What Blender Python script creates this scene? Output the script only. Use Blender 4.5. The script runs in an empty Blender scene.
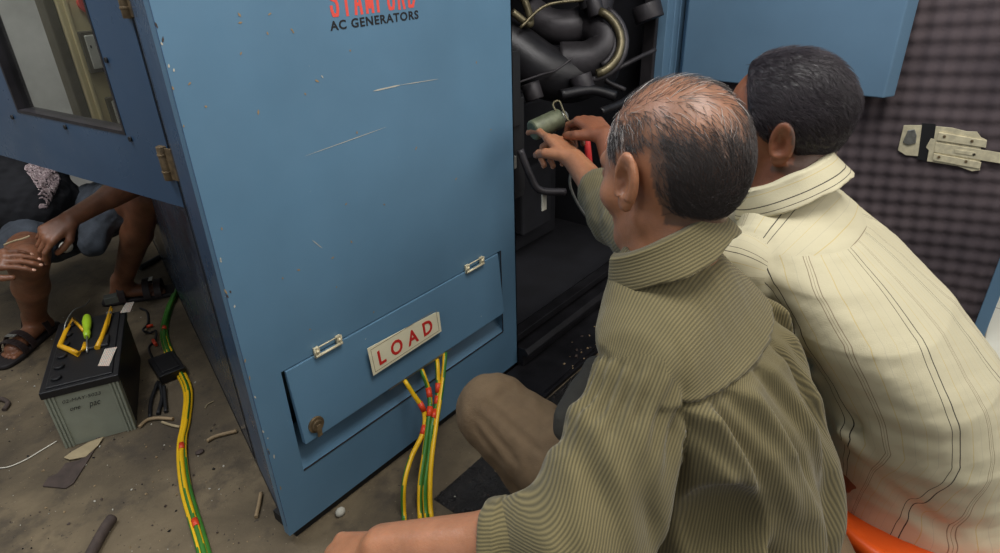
import bpy, math, random
import numpy as np
from mathutils import Matrix, Vector
random.seed(7); np.random.seed(7)
C = bpy.context.scene
COL = C.collection

# ---------------------------------------------------------------- camera (pose recovered from the cabinet's vanishing points)
FPX = 633.03
EYE = np.array([0.0, 0.0, 1.25])
_n = lambda v: np.asarray(v, float) / np.linalg.norm(v)
_dn = _n([38, 1203.5, FPX]); _X = _n([587, -351.5, FPX]); _X = _n(_X - _dn * np.dot(_X, _dn)); _Y = np.cross(-_dn, _X)
CM = np.array([_X, _Y, -_dn])
cam_d = bpy.data.cameras.new('camera'); cam = bpy.data.objects.new('camera', cam_d); COL.objects.link(cam)
cam_d.sensor_width = 36.0; cam_d.lens = 36.0 * FPX / 1000.0; cam_d.clip_start = 0.02
_r, _u, _b = CM @ [1, 0, 0], CM @ [0, -1, 0], CM @ [0, 0, -1]
cam.matrix_world = Matrix(((_r[0], _u[0], _b[0], EYE[0]), (_r[1], _u[1], _b[1], EYE[1]), (_r[2], _u[2], _b[2], EYE[2]), (0, 0, 0, 1)))
C.camera = cam
def ray(px, py): return CM @ np.array([px - 500.0, py - 276.5, FPX]) / FPX
def at(px, py, d): return EYE + ray(px, py) * d
def pl(px, py, ax, v):
    r = ray(px, py); return EYE + r * ((v - EYE[ax]) / r[ax])

# ---------------------------------------------------------------- light and exposure
W = bpy.data.worlds.new('world'); C.world = W; W.use_nodes = True
W.node_tree.nodes['Background'].inputs[0].default_value = (0.80, 0.88, 1.0, 1)
W.node_tree.nodes['Background'].inputs[1].default_value = 0.22
def area(name, loc, tgt, sx, sy, power, col):
    l = bpy.data.lights.new(name, 'AREA'); l.shape = 'RECTANGLE'; l.size = sx; l.size_y = sy; l.energy = power; l.color = col
    o = bpy.data.objects.new(name, l); COL.objects.link(o); o.location = loc
    o.rotation_euler = (Vector(tgt) - Vector(loc)).to_track_quat('-Z', 'Y').to_euler(); return o
area('daylight_from_doorway', (1.5, -2.7, 2.9), (1.2, 0.4, 0.6), 4.0, 2.2, 84, (1.0, 0.955, 0.88))
area('added_fill_over_left', (-0.1, 1.9, 3.0), (0.8, 2.6, 0.9), 1.1, 0.9, 52, (0.95, 0.97, 1.0))  # added fill lamp, brightens the beige box and the left side
area('added_fill_from_left', (-2.2, 0.6, 2.3), (0.8, 2.9, 0.8), 1.4, 1.2, 18, (0.95, 0.97, 1.0))  # added fill lamp from the left, for the beige box face
area('overhead_fill', (0.8, 0.0, 2.9), (0.85, 0.7, 0.6), 1.2, 0.9, 50, (1.0, 0.98, 0.94))  # unseen overhead source, placed to brighten the panel top and heads
C.view_settings.view_transform = 'Standard'; C.view_settings.look = 'None'
C.view_settings.gamma = 1.0; C.view_settings.use_curve_mapping = False; C.view_settings.exposure = -0.20

# ---------------------------------------------------------------- materials
def s2l(c): return tuple(((v / 255.0) / 12.92 if v / 255.0 <= 0.04045 else ((v / 255.0 + 0.055) / 1.055) ** 2.4) for v in c)
class NT:
    def __init__(s, name):
        s.m = bpy.data.materials.new(name); s.m.use_nodes = True; s.t = s.m.node_tree; s.b = s.t.nodes['Principled BSDF']; s.out = s.t.nodes['Material Output']
    def n(s, typ, **kw):
        x = s.t.nodes.new(typ)
        for k, v in kw.items():
            if k.startswith('i_'): x.inputs[k[2:]].default_value = v
            else: setattr(x, k, v)
        return x
    def l(s, a, b): s.t.links.new(a, b)
    def co(s): return s.n('ShaderNodeTexCoord').outputs['Object']
    def noise(s, scale, detail=4, rough=0.55, co=None, dist=0.0):
        x = s.n('ShaderNodeTexNoise'); x.inputs['Scale'].default_value = scale; x.inputs['Detail'].default_value = detail
        x.inputs['Roughness'].default_value = rough; x.inputs['Distortion'].default_value = dist
        s.l(co if co is not None else s.co(), x.inputs['Vector']); return x.outputs['Fac']
    def ramp(s, fac, stops, const=False):
        x = s.n('ShaderNodeValToRGB'); r = x.color_ramp
        if const: r.interpolation = 'CONSTANT'
        while len(r.elements) < len(stops): r.elements.new(0.5)
        for e, (p, c) in zip(r.elements, stops): e.position = p; e.color = (*c, 1) if len(c) == 3 else c
        s.l(fac, x.inputs[0]); return x.outputs[0]
    def math(s, op, a, b=None, clamp=False):
        x = s.n('ShaderNodeMath', operation=op); x.use_clamp = clamp
        for i, v in enumerate((a, b)):
            if v is None: continue
            if isinstance(v, (int, float)): x.inputs[i].default_value = v
            else: s.l(v, x.inputs[i])
        return x.outputs[0]
    def mix(s, f, a, b, mode='MIX'):
        x = s.n('ShaderNodeMix', data_type='RGBA', blend_type=mode)
        for i, v in ((0, f), (6, a), (7, b)):
            if isinstance(v, (int, float)): x.inputs[i].default_value = v
            elif isinstance(v, tuple): x.inputs[i].default_value = (*v, 1) if len(v) == 3 else v
            else: s.l(v, x.inputs[i])
        return x.outputs[2]
    def bump(s, h, strength=0.3, dist=0.002):
        x = s.n('ShaderNodeBump'); x.inputs['Strength'].default_value = strength; x.inputs['Distance'].default_value = dist
        s.l(h, x.inputs['Height']); s.l(x.outputs[0], s.b.inputs['Normal']); return x.outputs[0]
    def col(s, v):
        if isinstance(v, tuple): s.b.inputs['Base Color'].default_value = (*v, 1)
        else: s.l(v, s.b.inputs['Base Color'])
    def rough(s, v):
        if isinstance(v, (int, float)): s.b.inputs['Roughness'].default_value = v
        else: s.l(v, s.b.inputs['Roughness'])
    def set(s, **kw):
        for k, v in kw.items(): s.b.inputs[k.replace('_', ' ')].default_value = v
def mat(name, rgb, rough=0.6, metal=0.0, var=0.12, scale=30, bump=0.0, bscale=200, spec=None):
    t = NT(name); c = s2l(rgb); f = t.noise(scale)
    t.col(t.ramp(f, [(0.3, tuple(v * (1 - var) for v in c)), (0.7, tuple(min(1, v * (1 + var)) for v in c))]))
    t.rough(rough); t.set(Metallic=metal)
    if spec is not None: t.b.inputs['Specular IOR Level'].default_value = spec
    if bump: t.bump(t.noise(bscale), bump, 0.002)
    return t.m
def paint(name, rgb, rough=0.42, chips=0.5):
    t = NT(name); c = s2l(rgb)
    base = t.ramp(t.noise(3.0, 5), [(0.3, tuple(v * 0.88 for v in c)), (0.7, tuple(v * 1.06 for v in c))])
    g = t.math('GREATER_THAN', t.noise(26, 6, 0.62), 0.735 + 0.05 * (1 - chips))
    g2 = t.math('GREATER_THAN', t.noise(75, 3, 0.6), 0.755)
    base = t.mix(g, base, s2l((120, 88, 62))); base = t.mix(g2, base, s2l((186, 190, 185)))
    t.col(base); t.rough(t.ramp(t.noise(9), [(0.3, (rough - .07,) * 3), (0.7, (rough + .1,) * 3)]))
    t.bump(t.noise(4, 2), 0.12, 0.01); return t.m
M = {}
M['blue'] = paint('blue_paint', (94, 130, 156), 0.40)
M['blue2'] = paint('blue_paint_shaded', (58, 84, 112), 0.30, 0.3)  # darker copy of the blue, shade painted in for door and post
M['side'] = paint('side_paint_reflected_grey', (56, 68, 84), 0.22, 0.3)  # greyed and darkened to imitate the reflection in the glossy side wall
M['blue3'] = paint('blue_paint_inner', (100, 132, 158), 0.5, 0.0)
M['black'] = mat('black_rubber', (24, 24, 26), 0.6)
M['dark'] = mat('dark_oily_metal', (32, 31, 34), 0.42, 0.3, 0.4, 14, 0.3, 60)
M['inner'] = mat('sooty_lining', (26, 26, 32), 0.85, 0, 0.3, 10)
M['pipe'] = mat('dusty_pipe', (54, 51, 54), 0.5, 0.35, 0.35, 12, 0.3, 80)
M['brass'] = mat('tarnished_brass', (104, 96, 74), 0.42, 0.6, 0.35, 40, 0.2, 150)
M['steel'] = mat('worn_steel', (150, 150, 144), 0.38, 0.7, 0.3, 60, 0.2, 200)
M['rust'] = mat('rusty_brass', (116, 98, 72), 0.6, 0.45, 0.45, 70, 0.4, 200)
M['zinc'] = mat('zinc_plated_latch', (214, 204, 172), 0.5, 0.15, 0.16, 60, 0.25, 150)
M['white'] = mat('sign_cream', (232, 224, 192), 0.5, 0, 0.05, 20)
M['red'] = mat('sign_red', (205, 46, 40), 0.5, 0, 0.05)
M['red_letter'] = mat('panel_letter_red', (232, 84, 72), 0.5, 0, 0.04)
M['ink'] = mat('black_ink', (26, 26, 28), 0.6)
M['yellow'] = mat('yellow_insulation', (226, 178, 20), 0.42, 0, 0.08)
M['green'] = mat('green_insulation', (58, 116, 40), 0.42, 0, 0.12)
M['tape'] = mat('red_tape', (214, 66, 32), 0.45, 0, 0.06)
M['beige'] = mat('beige_enamel', (222, 206, 158), 0.45, 0, 0.08, 8)
M['beige_dark'] = mat('shadow_strip_and_meter_frame', (96, 90, 72), 0.7)  # tone of the gap shadow strip and the meter frames
M['dial'] = mat('meter_face', (206, 204, 190), 0.3, 0, 0.05)
M['bat'] = mat('battery_grey', (138, 142, 126), 0.55, 0, 0.10, 14, 0.2, 90)
M['lid'] = mat('battery_lid', (22, 22, 24), 0.42, 0, 0.2, 30)
M['ytool'] = mat('yellow_plastic', (226, 168, 24), 0.4, 0, 0.05)
M['gtool'] = mat('lime_plastic', (160, 196, 40), 0.38, 0, 0.05)
M['clear'] = mat('grey_clear_plastic', (92, 92, 84), 0.15, 0, 0.1)
M['sheath'] = mat('tan_sheath', (150, 128, 96), 0.7, 0, 0.1)
M['stone'] = mat('pale_stone', (190, 186, 172), 0.8, 0, 0.1)
M['leather'] = mat('torn_cardboard', (70, 58, 52), 0.75, 0, 0.3, 30, 0.4, 90)
M['cardpale'] = mat('pale_torn_paper', (160, 144, 112), 0.8, 0, 0.15)
M['orange'] = mat('orange_plastic', (236, 92, 26), 0.4, 0, 0.04)
M['sandal'] = mat('brown_sandal', (42, 30, 28), 0.6, 0, 0.2)
M['sole'] = mat('sandal_sole', (28, 22, 22), 0.7)
M['nail'] = mat('finger_nail', (206, 160, 136), 0.35)
M['redhose'] = mat('red_hose', (196, 52, 52), 0.4)
M['eye'] = mat('eye_white', (210, 205, 198), 0.25)
M['solenoid'] = mat('olive_cylinder', (98, 102, 80), 0.5, 0.2, 0.3, 50)
M['off_white'] = mat('off_white', (210, 205, 190), 0.5)

def concrete():
    t = NT('stained_concrete'); co = t.co()
    a = t.ramp(t.noise(2.2, 6, 0.6, co, 0.3), [(0.30, s2l((54, 46, 36))), (0.5, s2l((94, 82, 63))), (0.72, s2l((132, 116, 90)))])
    b = t.ramp(t.noise(9, 6, 0.65, co), [(0.52, (0,) * 3), (0.66, (1,) * 3)])
    a = t.mix(t.math('MULTIPLY', b, 0.6), a, s2l((56, 49, 42)))
    sp = t.math('GREATER_THAN', t.noise(120, 3, 0.6, co), 0.70); a = t.mix(t.math('MULTIPLY', sp, 0.6), a, s2l((158, 144, 120)))
    sp2 = t.math('GREATER_THAN', t.noise(70, 3, 0.6, co), 0.69); a = t.mix(t.math('MULTIPLY', sp2, 0.7), a, s2l((40, 34, 30)))
    t.col(a); t.rough(0.8); t.bump(t.noise(60, 6, 0.65, co), 0.5, 0.006); return t.m
M['concrete'] = concrete()
def wallmat():
    t = NT('grey_plaster'); t.col(t.ramp(t.noise(3, 6), [(0.3, s2l((150, 148, 140))), (0.7, s2l((196, 193, 184)))])); t.rough(0.85); t.bump(t.noise(40, 5), 0.3, 0.004); return t.m
M['wall'] = wallmat()
def oily():
    t = NT('oily_black_ground'); t.col(t.ramp(t.noise(60, 6, 0.7), [(0.35, s2l((16, 14, 14))), (0.62, s2l((36, 32, 30))), (0.78, s2l((96, 84, 72)))]))
    t.rough(t.ramp(t.noise(35), [(0.35, (0.2,) * 3), (0.6, (0.7,) * 3)])); t.bump(t.noise(90, 6, 0.7), 0.9, 0.01); return t.m
M['oily'] = oily()
def tiles():
    t = NT('cream_tiles'); br = t.n('ShaderNodeTexBrick'); br.offset = 0.0; br.inputs['Scale'].default_value = 1.0
    br.inputs['Brick Width'].default_value = 0.4; br.inputs['Row Height'].default_value = 0.4; br.inputs['Mortar Size'].default_value = 0.003
    br.inputs['Color1'].default_value = (*s2l((238, 234, 216)), 1); br.inputs['Color2'].default_value = (*s2l((232, 228, 210)), 1); br.inputs['Mortar'].default_value = (*s2l((170, 160, 140)), 1)
    t.l(t.co(), br.inputs['Vector']); t.col(br.outputs['Color']); t.rough(0.3); return t.m
M['tile'] = tiles()
def foam():
    t = NT('charcoal_foam'); t.col(t.ramp(t.noise(5, 5), [(0.3, s2l((72, 63, 67))), (0.7, s2l((96, 84, 86)))])); t.rough(0.95); t.bump(t.noise(300, 3), 0.5, 0.003); return t.m
M['foam'] = foam()
def skin(name, rgb, dark=0.7, rough=0.45):
    t = NT(name); c = s2l(rgb); co = t.co()
    base = t.ramp(t.noise(18, 5, 0.6, co), [(0.3, tuple(v * dark for v in c)), (0.7, tuple(min(1, v * 1.12) for v in c))])
    at_ = t.n('ShaderNodeAttribute', attribute_name='scalp')
    base = t.mix(t.math('MULTIPLY', at_.outputs['Fac'], 0.75), base, s2l((80, 70, 64)))
    t.col(base); t.rough(rough); t.set(Subsurface_Weight=0.12, Subsurface_Scale=0.01)
    t.b.inputs['Subsurface Radius'].default_value = (1.0, 0.35, 0.2)
    h = t.math('ADD', t.noise(260, 4, 0.6, co), t.math('MULTIPLY', t.noise(70, 3, 0.5, co), 1.5)); t.bump(h, 0.3, 0.0015); return t.m
M['skin1'] = skin('warm_brown_skin', (172, 118, 86), 0.75, 0.38)
M['skin2'] = skin('deep_brown_skin', (146, 92, 66))
M['skin3'] = skin('dark_brown_skin', (134, 88, 62), 0.65)
def hairmat(name, dark, light, f):
    t = NT(name); h = t.n('ShaderNodeAttribute', attribute_name='tone')
    t.col(t.ramp(h.outputs['Fac'], [(0.0, s2l(dark)), (f, s2l(tuple(v * 1.5 for v in dark))), (1.0, s2l(light))])); t.rough(0.45); return t.m
M['hair1'] = hairmat('greying_hair', (56, 50, 48), (196, 190, 184), 0.8)
M['hair2'] = hairmat('black_hair', (34, 29, 33), (66, 58, 62), 0.5)

def fabric_split(t):
    """region-dependent weave coordinate carried by the mesh"""
    S = t.n('ShaderNodeAttribute', attribute_name='weave'); Mk = t.n('ShaderNodeAttribute', attribute_name='region')
    a = t.n('ShaderNodeSeparateXYZ'); t.l(S.outputs['Vector'], a.inputs[0]); b = t.n('ShaderNodeSeparateXYZ'); t.l(Mk.outputs['Vector'], b.inputs[0])
    g1 = t.math('GREATER_THAN', b.outputs[0], 0.0); g2 = t.math('GREATER_THAN', b.outputs[1], 0.0)
    def mixf(f, x, y):
        m = t.n('ShaderNodeMix', data_type='FLOAT'); t.l(f, m.inputs[0]); t.l(x, m.inputs[2]); t.l(y, m.inputs[3]); return m.outputs[0]
    return mixf(g2, mixf(g1, a.outputs[0], a.outputs[1]), a.outputs[2])
def corduroy():
    t = NT('olive_corduroy'); s = fabric_split(t); co = t.co()
    s = t.math('ADD', s, t.math('MULTIPLY', t.noise(30, 3, 0.5, co), 0.0012))
    w = t.math('SINE', t.math('MULTIPLY', s, 2 * math.pi / 0.0041))
    w = t.math('ADD', t.math('MULTIPLY', w, 0.5), 0.5)
    c1, c2 = s2l((82, 74, 47)), s2l((122, 110, 73))
    base = t.mix(w, c1, c2)
    base = t.mix(t.ramp(t.noise(6, 5, 0.6, co), [(0.35, (0.0,) * 3), (0.7, (0.35,) * 3)]), base, s2l((88, 82, 58)))
    t.col(base); t.rough(0.9); t.set(Sheen_Weight=0.15, Sheen_Roughness=0.5)
    h = t.math('ADD', t.math('MULTIPLY', w, 0.6), t.noise(500, 3, 0.6, co)); t.bump(h, 0.45, 0.0015); return t.m
M['cord'] = corduroy()
def striped():
    t = NT('cream_striped_cotton'); s = fabric_split(t); co = t.co()
    f = t.math('FRACT', t.math('DIVIDE', s, 0.185))
    cream = s2l((196, 187, 156)); blk = s2l((60, 52, 44)); brn = s2l((138, 122, 98)); tan = s2l((192, 172, 120)); gry = s2l((178, 170, 146))
    L = []
    def line(p, w, c): L.extend([(p, c), (p + w, cream)])
    L.append((0.0, cream))
    line(.05, .008, blk); line(.125, .010, blk); line(.26, .006, tan); line(.36, .005, gry); line(.46, .006, brn); line(.485, .006, brn); line(.51, .006, brn)
    line(.64, .006, tan); line(.74, .005, gry); line(.84, .006, tan); line(.93, .005, gry)
    base = t.ramp(f, L, const=True)
    t.col(base); t.rough(0.75); t.bump(t.math('ADD', t.noise(700, 2, 0.5, co), t.math('MULTIPLY', t.noise(25, 4, 0.55, co), 3.0)), 0.22, 0.003)
    t.set(Sheen_Weight=0.05); return t.m
M['stripe'] = striped()
def cloth(name, rgb, sc=25, b=0.4, var=0.15):
    t = NT(name); c = s2l(rgb); co = t.co()
    t.col(t.ramp(t.noise(sc, 5, 0.6, co), [(0.3, tuple(v * (1 - var) for v in c)), (0.7, tuple(v * (1 + var) for v in c))])); t.rough(0.85)
    t.bump(t.math('ADD', t.noise(600, 2, 0.5, co), t.math('MULTIPLY', t.noise(28, 3, 0.5, co), 3.0)), b, 0.003); return t.m
M['trouser1'] = cloth('brown_trouser_cloth', (108, 88, 64))
M['trouser2'] = cloth('dark_trouser_cloth', (58, 44, 42))
M['blackshirt'] = cloth('black_jersey', (26, 26, 30))
M['shorts'] = cloth('slate_shorts_cloth', (74, 80, 88), 20, 0.6, 0.35)
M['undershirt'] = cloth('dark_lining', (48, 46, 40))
M['hem'] = cloth('khaki_hem', (108, 92, 66))
def printmat():
    t = NT('shirt_print'); co = t.co(); n = t.noise(38, 5, 0.7, co, 1.2)
    t.col(t.ramp(n, [(0.40, s2l((60, 48, 50))), (0.47, s2l((206, 184, 184))), (0.55, s2l((120, 98, 98))), (0.60, s2l((226, 208, 204)))], const=False)); t.rough(0.7); return t.m
M['print'] = printmat()
def labelmat():
    t = NT('printed_label'); br = t.n('ShaderNodeTexBrick'); br.inputs['Scale'].default_value = 1.0
    br.inputs['Brick Width'].default_value = 0.006; br.inputs['Row Height'].default_value = 0.0045; br.inputs['Mortar Size'].default_value = 0.0013
    br.inputs['Color1'].default_value = (*s2l((190, 60, 50)), 1); br.inputs['Color2'].default_value = (*s2l((60, 70, 110)), 1); br.inputs['Mortar'].default_value = (*s2l((212, 206, 186)), 1)
    t.l(t.co(), br.inputs['Vector']); t.col(br.outputs['Color']); t.rough(0.5); return t.m
M['label'] = labelmat()
def glassmat():
    t = NT('window_glass'); tr = t.n('ShaderNodeBsdfTransparent'); tr.inputs[0].default_value = (.95, .96, .94, 1); gl = t.n('ShaderNodeBsdfGlossy'); gl.inputs['Roughness'].default_value = .05
    mx = t.n('ShaderNodeMixShader'); mx.inputs[0].default_value = .05; t.l(tr.outputs[0], mx.inputs[1]); t.l(gl.outputs[0], mx.inputs[2]); t.l(mx.outputs[0], t.out.inputs[0]); return t.m
M['glass'] = glassmat()

# ---------------------------------------------------------------- mesh helpers (all geometry is given in world metres)
ORG = {}
def empty(name, loc, label=None, cat=None, group=None):
    o = bpy.data.objects.new(name, None); COL.objects.link(o); o.location = loc; o.empty_display_size = 0.05
    ORG[o.name] = np.array(loc, float)
    if label: o['label'] = label; o['category'] = cat
    if group: o['group'] = group
    return o
def tag(o, label, cat, group=None):
    o['label'] = label; o['category'] = cat
    if group: o['group'] = group
    return o
def link(name, me, parent=None, mats=(), org=None):
    o = bpy.data.objects.new(name, me); COL.objects.link(o)
    for m in mats: me.materials.append(m)
    if parent is not None:
        o.parent = parent; ORG[o.name] = ORG[parent.name]
    else:
        org = np.zeros(3) if org is None else np.array(org, float)
        o.location = org; ORG[o.name] = org
    return o
class MB:
    def __init__(s): s.v = []; s.f = []; s.mi = []; s.sm = []
    def add(s, v, f, mi=0, smooth=False):
        k = len(s.v); s.v.extend([tuple(map(float, q)) for q in v]); s.f.extend([tuple(i + k for i in q) for q in f]); s.mi.extend([mi] * len(f)); s.sm.extend([smooth] * len(f)); return s
    def box(s, lo, hi, mi=0, R=None, c=None):
        (x0, y0, z0), (x1, y1, z1) = lo, hi
        v = np.array([(x0, y0, z0), (x1, y0, z0), (x1, y1, z0), (x0, y1, z0), (x0, y0, z1), (x1, y0, z1), (x1, y1, z1), (x0, y1, z1)], float)
        if R is not None: v = v @ np.array(R).T
        if c is not None: v = v + np.array(c)
        return s.add(v, [(0, 3, 2, 1), (4, 5, 6, 7), (0, 1, 5, 4), (1, 2, 6, 5), (2, 3, 7, 6), (3, 0, 4, 7)], mi)
    def hexa(s, b, t, mi=0):
        """prism between two same-length outlines"""
        n = len(b); v = list(b) + list(t)
        f = [tuple(range(n))[::-1], tuple(range(n, 2 * n))] + [(i, (i + 1) % n, n + (i + 1) % n, n + i) for i in range(n)]
        return s.add(v, f, mi)
    def prism(s, pts, nrm, th, mi=0):
        nrm = _n(nrm) * th; return s.hexa([np.array(p) for p in pts], [np.array(p) + nrm for p in pts], mi)
    def tube(s, pts, r, seg=10, mi=0, cap=True, mfun=None, smooth=True):
        P = np.array(pts, float); n = len(P); r = np.full(n, r) if np.isscalar(r) else np.array(r, float)
        T = np.gradient(P, axis=0); T /= np.linalg.norm(T, axis=1)[:, None] + 1e-12
        u = np.cross(T[0], [0, 0, 1.0]);  u = u if np.linalg.norm(u) > 1e-3 else np.cross(T[0], [0, 1.0, 0]); u = _n(u)
        v = []
        for i in range(n):
            u = _n(u - T[i] * np.dot(u, T[i])); w = np.cross(T[i], u)
            for k in range(seg):
                a = 2 * math.pi * k / seg; v.append(P[i] + r[i] * (math.cos(a) * u + math.sin(a) * w))
        base = len(s.v); s.v.extend([tuple(q) for q in v])
        for i in range(n - 1):
            for k in range(seg):
                a, b = i * seg + k, i * seg + (k + 1) % seg
                s.f.append((base + a, base + b, base + b + seg, base + a + seg)); s.mi.append(mfun(i, k) if mfun else mi); s.sm.append(smooth)
        if cap:
            s.f.append(tuple(base + k for k in range(seg))[::-1]); s.f.append(tuple(base + (n - 1) * seg + k for k in range(seg))); s.mi += [mi, mi]; s.sm += [False, False]
        return s
    def cyl(s, a, b, r, seg=20, mi=0, r2=None): return s.tube([a, b], [r, r if r2 is None else r2], seg, mi)
    def ball(s, c, r, seg=16, rings=10, mi=0, R=None):
        r = np.array([r] * 3 if np.isscalar(r) else r, float); v = []; f = []
        for i in range(rings + 1):
            th = math.pi * i / rings
            for k in range(seg):
                ph = 2 * math.pi * k / seg; q = np.array([math.sin(th) * math.cos(ph), math.sin(th) * math.sin(ph), math.cos(th)]) * r
                if R is not None: q = np.array(R) @ q
                v.append(q + np.array(c))
        for i in range(rings):
            for k in range(seg): f.append((i * seg + k, (i + 1) * seg + k, (i + 1) * seg + (k + 1) % seg, i * seg + (k + 1) % seg))
        return s.add(v, f, mi, True)
    def build(s, name, mats, parent=None, bevel=0.0, org=None, seg=2):
        if not isinstance(mats, (list, tuple)): mats = [mats]
        me = bpy.data.meshes.new(name)
        if parent is not None: o0 = ORG[parent.name]
        else:
            if org is None:
                a = np.array(s.v); org = [(a[:, 0].min() + a[:, 0].max()) / 2, (a[:, 1].min() + a[:, 1].max()) / 2, a[:, 2].min()]
            o0 = np.array(org, float)
        me.from_pydata([tuple(np.array(q) - o0) for q in s.v], [], s.f); me.update()
        o = link(name, me, parent, mats, o0)
        me.polygons.foreach_set('material_index', s.mi); me.polygons.foreach_set('use_smooth', s.sm)
        if bevel:
            m = o.modifiers.new('bevel', 'BEVEL'); m.width = bevel; m.segments = seg; m.limit_method = 'ANGLE'; m.angle_limit = 0.6
        return o
def spline(pts, n=8):
    P = np.array(pts, float); P = np.vstack([2 * P[0] - P[1], P, 2 * P[-1] - P[-2]]); out = []
    for i in range(1, len(P) - 2):
        for k in range(n):
            t = k / n; a, b, c, d = P[i - 1:i + 3]
            out.append(0.5 * ((2 * b) + (-a + c) * t + (2 * a - 5 * b + 4 * c - d) * t * t + (-a + 3 * b - 3 * c + d) * t ** 3))
    out.append(P[-2]); return np.array(out)
def rotz(a): c, s_ = math.cos(a), math.sin(a); return np.array([[c, -s_, 0], [s_, c, 0], [0, 0, 1]])
def rotx(a): c, s_ = math.cos(a), math.sin(a); return np.array([[1, 0, 0], [0, c, -s_], [0, s_, c]])
def roty(a): c, s_ = math.cos(a), math.sin(a); return np.array([[c, 0, s_], [0, 1, 0], [-s_, 0, c]])
def text(name, body, origin, xdir, updir, height, mat_, parent=None, width=None, bold=0.0, depth=0.0004, space=1.0, shear=0.0):
    """lettering as a mesh; origin is the left end of the baseline, height the cap height"""
    cu = bpy.data.curves.new(name, 'FONT'); cu.body = body; cu.size = 1.0; cu.offset = bold; cu.space_character = space; cu.shear = shear; cu.resolution_u = 3
    tmp = bpy.data.objects.new(name, cu); COL.objects.link(tmp)
    me = bpy.data.meshes.new_from_object(tmp.evaluated_get(bpy.context.evaluated_depsgraph_get()))
    bpy.data.objects.remove(tmp); bpy.data.curves.remove(cu)
    co = np.zeros(len(me.vertices) * 3); me.vertices.foreach_get('co', co); co = co.reshape(-1, 3)
    x0, x1, y1 = co[:, 0].min(), co[:, 0].max(), co[:, 1].max(); y0_ = 0.0
    sy = height / (y1 - y0_); sx = sy if width is None else width / (x1 - x0)
    xd, ud = _n(xdir), _n(updir); nn = np.cross(xd, ud)
    w = np.array(origin) + np.outer((co[:, 0] - x0) * sx, xd) + np.outer(co[:, 1] * sy, ud)
    faces = [tuple(p.vertices) for p in me.polygons]
    mb = MB(); mb.add(w + nn * depth, faces)
    # side skirt gives the letters thickness
    from collections import Counter
    ec = Counter(); 
    for f in faces:
        for i in range(len(f)): ec[(f[i], f[(i + 1) % len(f)])] += 1
    nv = len(w); v2 = list(w + nn * depth) + list(w); sk = [(b, a, a + nv, b + nv) for (a, b) in ec if (b, a) not in ec]
    mb = MB(); mb.add(v2, faces + sk); bpy.data.meshes.remove(me)
    return mb.build(name, mat_, parent)
# ================================================================= SETTING
def structure(o): o['kind'] = 'structure'; return o
m = MB(); m.box((-3, -2.5, -.05), (6, 4.25, 0)); structure(m.build('floor', M['concrete'], org=(1, 1, -.05)))
m = MB(); m.box((-3, 4.25, -.05), (6, 4.35, 3.2)); structure(m.build('wall_back', M['wall'], org=(1, 4.3, 0)))
m = MB()
for q in [((2.30, -2.4, 0), (5.5, -.115, .008)), ((2.475, -.115, 0), (5.5, 1.05, .008))]: m.box(*q)
structure(m.build('trim_1', M['tile'], org=(2.30, -.115, 0)))

# oily black ground in front of the opening, with grit and metal crumbs lying in it
nx, ny = 150, 130; xs = np.linspace(.775, 2.25, nx); ys = np.linspace(-.55, .893, ny); X_, Y_ = np.meshgrid(xs, ys, indexing='ij')
Z_ = .006 + .004 * np.sin(X_ * 31 + 2 * np.sin(Y_ * 23)) * np.sin(Y_ * 37) + np.random.rand(nx, ny) ** 6 * .012
Z_[0, :] = Z_[-1, :] = .001; Z_[:, 0] = Z_[:, -1] = .001
m = MB(); m.add(np.stack([X_, Y_, Z_], -1).reshape(-1, 3), [(i * ny + j, (i + 1) * ny + j, (i + 1) * ny + j + 1, i * ny + j + 1) for i in range(nx - 1) for j in range(ny - 1)], 0, True)
o = m.build('oily_ground', M['oily'], org=(1.5, .2, 0)); tag(o, 'black oily grit-covered ground before the open engine bay', 'ground'); o['kind'] = 'stuff'
def crumbs(name, label, n, fpos, size, mats):
    m = MB()
    for i in range(n):
        x, y, z = fpos(); r = size * (.4 + random.random() ** 2)
        R = rotz(random.random() * 6) @ rotx(random.random() * 3); pts = [R @ (np.array(q) * r * (0.6 + .6 * random.random())) for q in ((1, 0, 0), (-1, .2, 0), (0, 1, .1), (0, -1, 0), (0, .1, .8), (0, 0, -.8))]
        m.add([p + np.array([x, y, z + r * .4]) for p in pts], [(0, 2, 4), (2, 1, 4), (1, 3, 4), (3, 0, 4), (2, 0, 5), (1, 2, 5), (3, 1, 5), (0, 3, 5)], random.randrange(len(mats)))
    o = m.build(name, mats); tag(o, label, 'debris'); o['kind'] = 'stuff'; return o
crumbs('metal_crumbs', 'pale metal chips and grit scattered over black oily ground', 420, lambda: (.8 + random.random() * 1.0, .40 + .48 * random.random(), .006), .0055, [M['oily'], M['stone'], M['leather'], M['sheath']])
crumbs('floor_grit', 'small brown grit scattered on the concrete floor at left', 520, lambda: (lambda y: (-.1 + random.random() * (.5 + (y - 1.0) * .32), y, 0))(1.0 + 1.7 * random.random()), .0035, [M['leather'], M['sheath'], M['stone'], M['oily']])
crumbs('sill_grit', 'orange and brown grit lying on channel below engine sill', 70, lambda: (1.44 + random.random() * .40, .905 + .09 * random.random() ** 2, .012), .005, [M['leather'], M['leather'], M['sheath'], M['oily']])

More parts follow.
